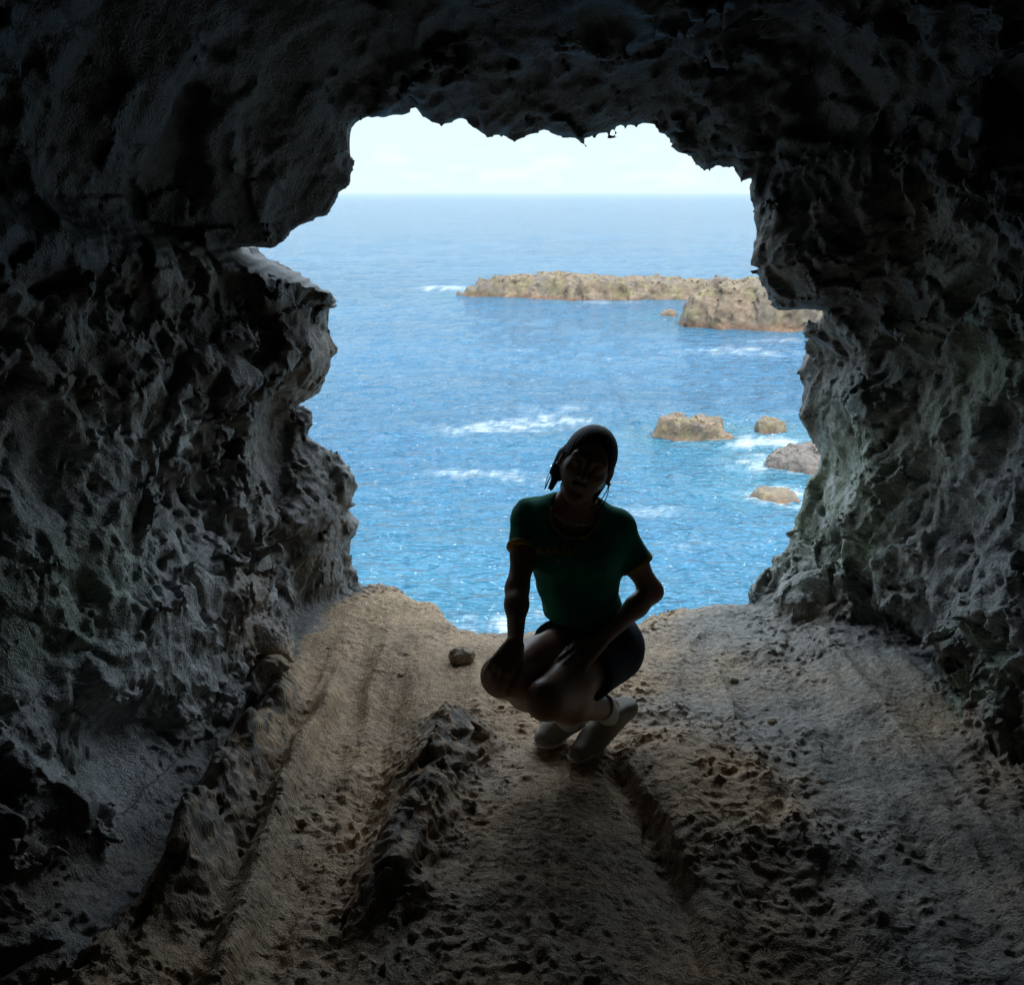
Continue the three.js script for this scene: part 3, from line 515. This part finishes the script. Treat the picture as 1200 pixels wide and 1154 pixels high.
// ------------------------------------------------------------------ the crouching person
{
  const Z0 = 2.75, J = (px, py, z) => at(px, py, Z0 - z);
  const hipR = J(686, 750, -0.10), hipL = J(709, 764, -0.04), kneeR = J(589, 792, 0.22), kneeL = J(640, 820, 0.28), ankL = J(713, 829, -0.01), ankR = J(668, 836, -0.04);
  const waist = J(686, 716, -0.09), neck = J(671, 597, -0.06), headC = J(687, 547, -0.03);
  const shR = J(623, 608, -0.11), elR = J(606, 690, 0.05), wrR = J(604, 754, 0.215), shL = J(720, 619, -0.09), elL = J(764, 693, -0.07);
  // hands lie on the knee and on the thigh: knuckles at a skin's distance from the bone
  const nR = V(-0.12, 0.62, 0.77).normalize(), knuckleR = kneeR.clone().addScaledVector(nR, 0.070);
  const thighDir = kneeL.clone().sub(hipL).normalize(), nL = V(-0.2, 0.66, 0.7).addScaledVector(thighDir, -V(-0.2, 0.66, 0.7).dot(thighDir)).normalize();
  const knuckleL = hipL.clone().lerp(kneeL, 0.56).addScaledVector(nL, 0.081), dirL = thighDir.clone().add(V(-0.12, 0.0, -0.1)).normalize(), wrL = knuckleL.clone().addScaledVector(dirL, -0.084).addScaledVector(nL, 0.012);
  const cone = (a, b, ra, rb) => ({ ax: a.x, ay: a.y, az: a.z, bx: b.x - a.x, by: b.y - a.y, bz: b.z - a.z, l: 1 / Math.max(1e-9, a.distanceToSquared(b)), ra, rb: rb - ra });
  const dist = (c, x, y, z) => { const px = x - c.ax, py = y - c.ay, pz = z - c.az, t = clamp((px * c.bx + py * c.by + pz * c.bz) * c.l); return Math.hypot(px - t * c.bx, py - t * c.by, pz - t * c.bz) - c.ra - t * c.rb; };
  const union = (list, k, x, y, z) => { let d = 1e3; for (const c of list) d = smin(d, dist(c, x, y, z), k); return d; };
  const chain = (pts, rs) => pts.slice(1).map((p, i) => cone(pts[i], p, rs[i], rs[i + 1]));
  const lerp = (a, b, t) => a.clone().lerp(b, t), off = (p, x, y, z) => V(p.x + x, p.y + y, p.z + z);
  const ell = (p, c, r) => { const x = (p[0] - c[0]) / r[0], y = (p[1] - c[1]) / r[1], z = (p[2] - c[2]) / r[2], k = Math.hypot(x, y, z), m = Math.hypot(x / r[0], y / r[1], z / r[2]); return m > 1e-9 ? k * (k - 1) / m : -r[0]; };
  // torso: two columns of soft volume
  const hipC = lerp(hipR, hipL, 0.5), wR = J(668, 702, -0.07), wL = J(690, 706, -0.07), cR = J(655, 640, -0.06), cL = J(694, 648, -0.06);
  const torso = [cone(wR, cR, 0.076, 0.082), cone(wL, cL, 0.076, 0.082), cone(shR, J(655, 600, -0.07), 0.045, 0.05), cone(shL, J(690, 604, -0.07), 0.046, 0.05), cone(cR, shR, 0.074, 0.045), cone(cL, shL, 0.076, 0.045),
    cone(J(653, 655, -0.01), J(653, 650, -0.01), 0.047, 0.047), cone(J(693, 660, -0.01), J(693, 655, -0.01), 0.047, 0.047), cone(lerp(wR, wL, 0.5), J(676, 610, -0.07), 0.08, 0.06)];
  const pelvis = [cone(off(hipR, 0, 0.02, 0), off(hipL, 0.015, 0.02, 0), 0.09, 0.094), cone(hipC, lerp(wR, wL, 0.5), 0.095, 0.082), cone(off(hipC, 0.04, 0.01, -0.03), off(hipL, 0.02, 0.0, -0.02), 0.092, 0.09)];
  const thighR = [cone(hipR, lerp(hipR, kneeR, 0.6), 0.084, 0.066), cone(lerp(hipR, kneeR, 0.6), kneeR, 0.066, 0.051)];
  const thighL = [cone(hipL, lerp(hipL, kneeL, 0.6), 0.086, 0.068), cone(lerp(hipL, kneeL, 0.6), kneeL, 0.068, 0.052)];
  const shin = (k, a) => { const m = lerp(k, a, 0.35), back = V(0, -0.012, -0.012); return [cone(k, m.clone().add(back), 0.052, 0.052), cone(m.clone().add(back), a, 0.052, 0.034)]; };
  const arms = [...chain([shR, lerp(shR, elR, 0.5), elR], [0.043, 0.037, 0.030]), ...chain([elR, lerp(elR, wrR, 0.3), wrR], [0.030, 0.030, 0.021]), ...chain([shL, lerp(shL, elL, 0.5), elL], [0.044, 0.038, 0.030]), ...chain([elL, lerp(elL, wrL, 0.3), wrL], [0.030, 0.030, 0.021])];
  const legL = [...thighL, ...shin(kneeL, ankL)];
  const big = [...torso, ...pelvis, ...thighR, cone(kneeR, kneeR, 0.051, 0.051), ...shin(kneeR, ankR), ...arms];
  // head, in its own frame: right, up, forward
  const hf = camera.position.clone().sub(headC).normalize().multiplyScalar(0.9).add(V(-0.05, -0.12, 0.3)).normalize(), hu0 = V(Math.sin(0.37), Math.cos(0.37), 0);
  const hr = new THREE.Vector3().crossVectors(hu0, hf).normalize(), hu = new THREE.Vector3().crossVectors(hf, hr).normalize(), HS = 0.95;
  const toHead = (x, y, z) => { const a = x - headC.x, b = y - headC.y, c = z - headC.z; return [(a * hr.x + b * hr.y + c * hr.z) / HS, (a * hu.x + b * hu.y + c * hu.z) / HS, (a * hf.x + b * hf.y + c * hf.z) / HS]; };
  const fromHead = (a, b, c) => headC.clone().addScaledVector(hr, a * HS).addScaledVector(hu, b * HS).addScaledVector(hf, c * HS);
  const hc = (a, b, c, r, a2, b2, c2, r2) => cone(V(a, b, c), V(a2, b2, c2), r, r2);
  const jaw = [hc(0, -0.03, 0.015, 0.058, 0, -0.086, 0.05, 0.026), hc(0.035, -0.03, 0.0, 0.035, 0.016, -0.08, 0.045, 0.02), hc(-0.035, -0.03, 0.0, 0.035, -0.016, -0.08, 0.045, 0.02), hc(0.036, -0.012, 0.05, 0.026, 0.03, -0.02, 0.05, 0.026), hc(-0.036, -0.012, 0.05, 0.026, -0.03, -0.02, 0.05, 0.026)];
  const nose = [hc(0, 0.022, 0.084, 0.008, 0, -0.018, 0.104, 0.011), hc(-0.011, -0.024, 0.09, 0.008, 0.011, -0.024, 0.09, 0.008)];
  const brow = [hc(-0.045, 0.034, 0.068, 0.010, -0.012, 0.034, 0.084, 0.010), hc(0.045, 0.034, 0.068, 0.010, 0.012, 0.034, 0.084, 0.010)];
  const lips = [hc(-0.02, -0.05, 0.076, 0.006, 0.0, -0.047, 0.086, 0.008), hc(0.02, -0.05, 0.076, 0.006, 0.0, -0.047, 0.086, 0.008), hc(-0.015, -0.057, 0.076, 0.007, 0.015, -0.057, 0.076, 0.007)];
  function head(x, y, z) {
    const p = toHead(x, y, z); if (Math.hypot(p[0], p[1], p[2]) > 0.22) return 0.1;
    let d = ell(p, [0, 0.03, -0.012], [0.073, 0.09, 0.092]);
    d = smin(d, union(jaw, 0.02, ...p), 0.03);
    d = smin(d, union(brow, 0.01, ...p), 0.018);
    for (const s of [-1, 1]) d = smax(d, -(Math.hypot(p[0] - s * 0.031, p[1] - 0.014, p[2] - 0.1) - 0.019), 0.016);
    for (const s of [-1, 1]) d = smin(d, Math.hypot(p[0] - s * 0.031, p[1] - 0.014, p[2] - 0.074) - 0.0125, 0.006);
    d = smin(d, union(nose, 0.01, ...p), 0.012); d = smin(d, union(lips, 0.006, ...p), 0.006);
    for (const s of [-1, 1]) d = smin(d, ell(p, [s * 0.077, 0.0, -0.008], [0.009, 0.03, 0.017]), 0.008);
    return d * HS;
  }
  // a hand: wrist, direction, back-of-hand normal, which side the thumb is on, joint bends
  function hand(w, dir, normal, thumbSide, bends, spread) {
    const D = dir.clone().normalize(), N = normal.clone().addScaledVector(D, -normal.dot(D)).normalize(), B = new THREE.Vector3().crossVectors(D, N).multiplyScalar(thumbSide), out = [];
    const P = (a, b, c) => w.clone().addScaledVector(D, a).addScaledVector(B, b).addScaledVector(N, c);
    const across = [0.030, 0.010, -0.010, -0.028], len = [0.068, 0.076, 0.070, 0.054], reach = [0.082, 0.086, 0.082, 0.074];
    for (let i = 0; i < 4; i++) {
      const k = P(reach[i], across[i], 0.002 - 0.002 * Math.abs(i - 1.3)); out.push(cone(P(0.005, across[i] * 0.45, 0), k, 0.016, 0.0115));
      let q = k, a = 0;
      for (let j = 0; j < 3; j++) { a += bends[j] * (1 + 0.07 * (i - 1)); const r = q.clone().addScaledVector(D, Math.cos(a) * len[i] * [0.44, 0.31, 0.25][j]).addScaledVector(N, -Math.sin(a) * len[i] * [0.44, 0.31, 0.25][j]).addScaledVector(B, (1.4 - i) * spread * len[i] * 0.33); out.push(cone(q, r, [0.0098, 0.0088, 0.008][j], [0.0088, 0.008, 0.0068][j])); q = r; }
    }
    const t0 = P(0.022, 0.02, -0.004), t1 = P(0.05, 0.044, -0.012), t2 = P(0.078, 0.052, -0.024), t3 = P(0.098, 0.052, -0.036);
    out.push(cone(t0, t1, 0.016, 0.0115), cone(t1, t2, 0.011, 0.0095), cone(t2, t3, 0.0095, 0.0075));
    return out;
  }
  const handR = hand(wrR, knuckleR.clone().sub(wrR), nR, -1, [0.55, 0.5, 0.3], 0.12);
  const handL = hand(wrL, knuckleL.clone().sub(wrL), nL, 1, [0.15, 0.2, 0.2], 0.08);
  const neckCone = [cone(neck, fromHead(0, -0.04, -0.025), 0.052, 0.047)];
  const near = (list) => { const b = new THREE.Box3(); for (const c of list) { b.expandByPoint(V(c.ax, c.ay, c.az)); b.expandByPoint(V(c.ax + c.bx, c.ay + c.by, c.az + c.bz)); } return b.expandByScalar(0.06); };
  const bR = near(handR), bL = near(handL), inB = (b, x, y, z) => x > b.min.x && x < b.max.x && y > b.min.y && y < b.max.y && z > b.min.z && z < b.max.z;
  function bodySdf(x, y, z) {
    let d = smin(union(big, 0.028, x, y, z), union(legL, 0.028, x, y, z), 0.006);
    if (y > neck.y - 0.1) { d = smin(d, smin(union(neckCone, 0.01, x, y, z), head(x, y, z), 0.02), 0.03); }
    if (inB(bR, x, y, z)) d = smin(d, union(handR, 0.007, x, y, z), 0.008);
    if (inB(bL, x, y, z)) d = smin(d, union(handL, 0.007, x, y, z), 0.008);
    return d;
  }
  const solid = (fn, lo, hi, h) => { const { pos, idx } = fieldMesh(lo, hi, h, (x, y, z) => -fn(x, y, z), null, 1e-4, 1.15, 1); return geometry(pos, idx); };
  const skin = new THREE.MeshPhysicalMaterial({ color: new THREE.Color(0.36, 0.2, 0.13), roughness: 0.42 });
  const person = new THREE.Group(); person.name = 'person'; scene.add(person);
  tag(person, 'person in green T-shirt and dark shorts crouching on the cave floor, hands on knees', 'person');
  const LO = [-0.25, -0.02, -3.06], HI = [0.62, 1.08, -2.36];
  add('body', solid(bodySdf, LO, HI, 0.0047), skin, person);
  // T-shirt with a neckline and short sleeves
  const sleeveEndR = lerp(shR, elR, 0.46), sleeveEndL = lerp(shL, elL, 0.58);
  const shirtParts = [...torso.map((c) => ({ ...c, ra: c.ra + 0.011 })), cone(off(hipC, -0.015, 0.1, 0.02), lerp(wR, wL, 0.5), 0.1, 0.098)];
  const sleeves = [cone(shR, sleeveEndR, 0.055, 0.054), cone(shL, sleeveEndL, 0.056, 0.054)];
  const plane = (p, n) => (x, y, z) => (x - p.x) * n.x + (y - p.y) * n.y + (z - p.z) * n.z;
  const cutR = plane(sleeveEndR, sleeveEndR.clone().sub(shR).normalize()), cutL = plane(sleeveEndL, sleeveEndL.clone().sub(shL).normalize());
  const neckDir = fromHead(0, -0.04, -0.025).sub(neck).normalize(), neckHole = cone(off(neck, 0.004, -0.012, 0.03), off(neck, 0.004, -0.012, 0.03).addScaledVector(neckDir, 0.2), 0.068, 0.085);
  const hem = J(684, 733, 0).y;
  function shirtSdf(x, y, z) {
    let d = union(shirtParts, 0.03, x, y, z);
    const s1 = Math.max(dist(sleeves[0], x, y, z), cutR(x, y, z)), s2 = Math.max(dist(sleeves[1], x, y, z), cutL(x, y, z));
    d = smin(d, s1, 0.02); d = smin(d, s2, 0.02);
    d += 0.0035 * n3(x * 18, y * 30 + x * 12, z * 18) + 0.010 * (0.3 - Math.abs(n3(x * 7 + 3, y * 20 - x * 16, z * 9))) * sst(0.70, 0.5, y) + 0.006 * (0.3 - Math.abs(n3(x * 16, y * 9 + x * 8, z * 10 + 4)));
    d = smax(d, hem - y + 0.006 * n3(x * 20, 1, z * 20), 0.008);
    return smax(d, -dist(neckHole, x, y, z), 0.006);
  }
  const green = new THREE.MeshPhysicalMaterial({ color: new THREE.Color(0.014, 0.25, 0.16), roughness: 0.9, sheen: 0.2, sheenRoughness: 0.6, sheenColor: new THREE.Color(0.1, 0.4, 0.3) });
  const gold = new THREE.MeshStandardMaterial({ color: new THREE.Color(0.55, 0.33, 0.03), roughness: 0.85 });
  const shirt = add('t_shirt', solid(shirtSdf, LO, HI, 0.005), green, person);
  for (const [s, a, e, cut] of [[0, shR, sleeveEndR, cutR], [1, shL, sleeveEndL, cutL]]) {
    const c = { ...sleeves[s], ra: sleeves[s].ra + 0.0025 };
    add('cuff', solid((x, y, z) => Math.max(dist(c, x, y, z), cut(x, y, z) - 0.003, -cut(x, y, z) - 0.013), [e.x - 0.09, e.y - 0.09, e.z - 0.09], [e.x + 0.09, e.y + 0.09, e.z + 0.09], 0.004), gold, shirt);
  }
  const loop = (centre, dir, r, drop) => { const a = V(1, 0, 0).addScaledVector(dir, -dir.x).normalize(), b = new THREE.Vector3().crossVectors(dir, a); const pts = []; for (let i = 0; i < 40; i++) { const t = i / 40 * Math.PI * 2; pts.push(centre.clone().addScaledVector(a, Math.cos(t) * r).addScaledVector(b, Math.sin(t) * r)); } return pts; };
  const onto = (sdf, p, lift) => { for (let i = 0; i < 12; i++) { const e = 0.002, d = sdf(p.x, p.y, p.z), n = V(sdf(p.x + e, p.y, p.z) - d, sdf(p.x, p.y + e, p.z) - d, sdf(p.x, p.y, p.z + e) - d).normalize(); p.addScaledVector(n, -(d - lift) * 0.8); } return p; };
  {
    const pts = loop(off(neck, 0.004, -0.002, 0.012), neckDir.clone().add(V(0, 0.1, 0.35)).normalize(), 0.064).map((p) => onto(bodySdf, p, 0.003));
    const pearl = new THREE.SphereGeometry(0.0036, 8, 6), list = [];
    const path = new THREE.CatmullRomCurve3(pts, true);
    for (let i = 0; i < 52; i++) { const p = path.getPointAt(i / 52); list.push(pearl.clone().translate(p.x, p.y, p.z)); }
    const g = joinAll(list); add('necklace', g, new THREE.MeshPhysicalMaterial({ color: new THREE.Color(0.8, 0.76, 0.7), roughness: 0.2 }), person);
    const rimPts = loop(off(neck, 0.004, -0.012, 0.03).addScaledVector(neckDir, 0.012), neckDir.clone().add(V(0, 0.05, 0.3)).normalize(), 0.073).map((p) => onto(shirtSdf, p, 0.0005));
    add('neckline', new THREE.TubeGeometry(new THREE.CatmullRomCurve3(rimPts, true), 80, 0.0035, 6, true), gold, shirt);
  }
  {   // the print across the chest
    const { FontLoader } = await import('three/addons/loaders/FontLoader.js'), { TextGeometry } = await import('three/addons/geometries/TextGeometry.js');
    const font = await new FontLoader().loadAsync('fonts/droid/droid_sans_bold.typeface.json');
    const c = J(654, 653, 0.08), dx = J(681, 652, 0.08).sub(J(629, 654, 0.08)), wide = dx.length(); dx.normalize();
    const flat = new TextGeometry('BRASIL', { font, size: 0.021, depth: 0.002, curveSegments: 6 }); flat.computeBoundingBox();
    const W = flat.boundingBox.max.x, p = flat.attributes.position;
    for (let i = 0; i < p.count; i++) {
      const u = (p.getX(i) / W - 0.5) * wide, v = p.getY(i) - 0.010 + 0.009 * (1 - (2 * u / wide) ** 2), lift = p.getZ(i);
      const q = V(c.x + u * dx.x - v * 0.05, c.y + v + u * dx.y, c.z + 0.06); let s = 0;
      for (let k = 0; k < 120; k++) { s = shirtSdf(q.x, q.y, q.z); q.z -= s * 0.7; if (Math.abs(s) < 1e-4) break; }
      p.setXYZ(i, q.x, q.y, q.z + 0.0034 + lift * 0.5);
    }
    flat.computeVertexNormals(); add('chest_lettering', flat, gold, shirt);
    const st = new THREE.Shape(); for (let i = 0; i < 10; i++) { const a = i * Math.PI / 5 + Math.PI / 2, r = i % 2 ? 0.003 : 0.007; st[i ? 'lineTo' : 'moveTo'](Math.cos(a) * r, Math.sin(a) * r); }
    const m = new THREE.ExtrudeGeometry(st, { depth: 0.0015, bevelEnabled: false }), q = J(655, 667, 0.12);
    for (let k = 0; k < 40; k++) q.z -= shirtSdf(q.x, q.y, q.z) * 0.8;
    m.translate(q.x, q.y, q.z + 0.001); add('chest_emblem', m, gold, shirt);
  }
  // denim shorts
  const shortsParts = [...pelvis.map((c) => ({ ...c, ra: c.ra + 0.007 })), cone(hipR, lerp(hipR, kneeR, 0.36), 0.1, 0.096), cone(hipL, lerp(hipL, kneeL, 0.42), 0.103, 0.098)];
  const endR = lerp(hipR, kneeR, 0.36), endL = lerp(hipL, kneeL, 0.42), scR = plane(endR, endR.clone().sub(hipR).normalize()), scL = plane(endL, endL.clone().sub(hipL).normalize()), waistTop = J(684, 722, 0).y;
  const denim = new THREE.MeshStandardMaterial({ color: new THREE.Color(0.02, 0.03, 0.055), roughness: 0.9 });
  function shortsSdf(x, y, z) {
    const a = union(shortsParts.slice(0, 3), 0.03, x, y, z), r = Math.max(dist(shortsParts[3], x, y, z), scR(x, y, z)), l = Math.max(dist(shortsParts[4], x, y, z), scL(x, y, z));
    let d = smin(smin(Math.max(a, Math.min(scR(x, y, z) < 0 ? -1 : scR(x, y, z), scL(x, y, z) < 0 ? -1 : scL(x, y, z))), r, 0.012), l, 0.012);
    d += 0.003 * n3(x * 20, y * 20, z * 20);
    return smax(d, y - waistTop, 0.006);
  }
  const shorts = add('shorts', solid(shortsSdf, LO, HI, 0.005), denim, person);
  { const q = J(665, 733, 0.15); for (let k = 0; k < 40; k++) q.z -= shortsSdf(q.x, q.y, q.z) * 0.7; add('button', new THREE.SphereGeometry(0.007, 10, 8).scale(1, 1, 0.5).translate(q.x, q.y, q.z), new THREE.MeshStandardMaterial({ color: 0x777777, metalness: 1, roughness: 0.35 }), shorts); }
  // hair drawn back, loose strands, earrings
  const hairMat = new THREE.MeshPhysicalMaterial({ color: new THREE.Color(0.022, 0.012, 0.008), roughness: 0.6, specularIntensity: 0.5 });
  const hd = [hc(-0.070, 0.01, -0.02, 0.020, -0.074, -0.105, -0.015, 0.008), hc(0.068, 0.0, -0.03, 0.016, 0.062, -0.095, -0.02, 0.005), hc(-0.055, 0.0, -0.05, 0.03, -0.066, -0.07, -0.045, 0.014), hc(-0.082, 0.0, -0.035, 0.011, -0.090, -0.06, -0.03, 0.006), hc(0.0, -0.02, -0.08, 0.05, -0.02, -0.09, -0.07, 0.03)];
  function hairSdf(x, y, z) {
    const p = toHead(x, y, z);
    let d = ell(p, [0, 0.031, -0.018], [0.081, 0.099, 0.1]);
    const wave = 0.0009 * Math.sin(Math.atan2(p[0], p[2] + 0.05) * 46 + p[1] * 30);
    d = smin(d, union(hd, 0.02, ...p), 0.02) + wave;
    d = smax(d, -ell(p, [0, -0.022, 0.082], [0.069, 0.112, 0.09]), 0.012);
    return Math.max(d, -0.115 - p[1]) * HS;
  }
  const hair = add('hair', solid(hairSdf, [headC.x - 0.17, headC.y - 0.16, headC.z - 0.17], [headC.x + 0.17, headC.y + 0.17, headC.z + 0.17], 0.0035), hairMat, person);
  for (const [r, ...pts] of [[0.0016, [0.078, 0.0, 0.02], [0.083, -0.04, 0.03], [0.072, -0.085, 0.04], [0.058, -0.105, 0.03]], [0.0014, [0.08, -0.005, 0.01], [0.09, -0.05, 0.02], [0.088, -0.09, 0.025], [0.07, -0.12, 0.02]], [0.0018, [-0.075, 0.02, 0.02], [-0.088, -0.05, 0.02], [-0.09, -0.11, 0.01]], [0.0010, [-0.088, -0.03, -0.02], [-0.096, -0.07, -0.015], [-0.09, -0.115, -0.01]]])
    add('hair_strand', new THREE.TubeGeometry(new THREE.CatmullRomCurve3(pts.map((p) => fromHead(...p))), 24, r, 5), hairMat, hair);
  const pearlMat = new THREE.MeshPhysicalMaterial({ color: new THREE.Color(0.9, 0.88, 0.84), roughness: 0.12, clearcoat: 1 });
  for (const s of [-1, 1]) { const q = fromHead(s * 0.083, -0.022, 0.008); add('earring', new THREE.SphereGeometry(0.006, 14, 10).translate(q.x, q.y, q.z), pearlMat, person); }
  // shoes: sole and upper follow heel, ball and toe
  const sole = new THREE.MeshStandardMaterial({ color: new THREE.Color(0.62, 0.6, 0.55), roughness: 0.7 }), upperMat = new THREE.MeshStandardMaterial({ color: new THREE.Color(0.3, 0.27, 0.23), roughness: 0.8 }), sockMat = new THREE.MeshStandardMaterial({ color: new THREE.Color(0.7, 0.7, 0.68), roughness: 0.95 }), laceMat = sockMat;
  function shoe(heel, ball, toe, ankle) {
    const g = new THREE.Group(); g.name = 'shoe'; person.add(g);
    const seg = (a, b, ra, rb, s) => { const dir = b.clone().sub(a).normalize(), side = new THREE.Vector3().crossVectors(dir, V(0, 1, 0)).normalize(), n = new THREE.Vector3().crossVectors(side, dir).normalize(), c = cone(a, b, ra, rb); return (x, y, z) => { const h = (x - a.x) * n.x + (y - a.y) * n.y + (z - a.z) * n.z, k = h * (s - 1); return dist(c, x + n.x * k, y + n.y * k, z + n.z * k) / (1 + (s - 1) * 0.5); }; };
    const s1 = seg(heel, ball, 0.034, 0.043, 3), s2 = seg(ball, toe, 0.043, 0.034, 3), up = lerp(heel, ball, 0.15);
    const u = [cone(off(heel, 0, 0.022, 0), off(ankle, 0, -0.006, 0), 0.034, 0.038), cone(off(heel, 0, 0.02, 0), off(ball, 0, 0.026, 0), 0.035, 0.039), cone(off(ankle, 0, -0.015, 0), off(ball, 0, 0.03, 0), 0.036, 0.034), cone(off(ball, 0, 0.022, 0), off(toe, 0, 0.014, 0), 0.039, 0.03)];
    const soleSdf = (x, y, z) => smin(s1(x, y, z), s2(x, y, z), 0.01);
    const collar = ankle.clone().add(V(0, 0.012, 0)), cut = plane(collar, V(0, 1, 0)), lo = [Math.min(heel.x, toe.x) - 0.08, -0.06, Math.min(heel.z, toe.z) - 0.08], hi = [Math.max(heel.x, toe.x) + 0.08, ankle.y + 0.08, Math.max(heel.z, toe.z) + 0.08];
    add('sole', solid(soleSdf, lo, hi, 0.004), sole, g);
    add('upper', solid((x, y, z) => smax(smax(union(u, 0.02, x, y, z), -soleSdf(x, y, z) - 0.012, 0.004), cut(x, y, z), 0.01), lo, hi, 0.004), upperMat, g);
    const kn = lerp(ankle, V(ankle.x, ankle.y, ankle.z), 0);
    for (let i = 0; i < 4; i++) { const m = lerp(off(ankle, 0, 0.012, 0.03), off(ball, 0, 0.062, 0), 0.15 + i * 0.24), sd = new THREE.Vector3().crossVectors(toe.clone().sub(heel).normalize(), V(0, 1, 0)).normalize(); add('lace', new THREE.TubeGeometry(new THREE.CatmullRomCurve3([m.clone().addScaledVector(sd, -0.026).add(V(0, -0.012, 0)), m, m.clone().addScaledVector(sd, 0.026).add(V(0, -0.012, 0))]), 10, 0.003, 6), laceMat, g); }
    return g;
  }
  const fL = { heel: J(733, 836, -0.055), ball: onY(693, 877, 0.012), toe: onY(677, 884, 0.016) }, fR = { heel: J(676, 846, -0.07), ball: onY(648, 866, 0.012), toe: onY(637, 866, 0.016) };
  fL.toe.z += 0.015; fR.toe.z += 0.02;
  shoe(fL.heel, fL.ball, fL.toe, ankL.clone().lerp(fL.heel, 0.25)); shoe(fR.heel, fR.ball, fR.toe, ankR.clone().lerp(fR.heel, 0.25));
  for (const [a, k] of [[ankL, kneeL], [ankR, kneeR]]) { const e = lerp(a, k, 0.14), c = cone(off(a, 0, -0.02, 0), e, 0.04, 0.043), p = plane(e, k.clone().sub(a).normalize()); add('sock', solid((x, y, z) => Math.max(dist(c, x, y, z), p(x, y, z)), [a.x - 0.12, a.y - 0.09, a.z - 0.12], [a.x + 0.12, a.y + 0.12, a.z + 0.12], 0.004), sockMat, person); }
  
}

{ let t = 0; scene.traverse((o) => { if (o.isMesh) t += (o.geometry.index ? o.geometry.index.count : o.geometry.attributes.position.count) / 3; }); console.log('triangles', t); }
renderer.render(scene, camera);
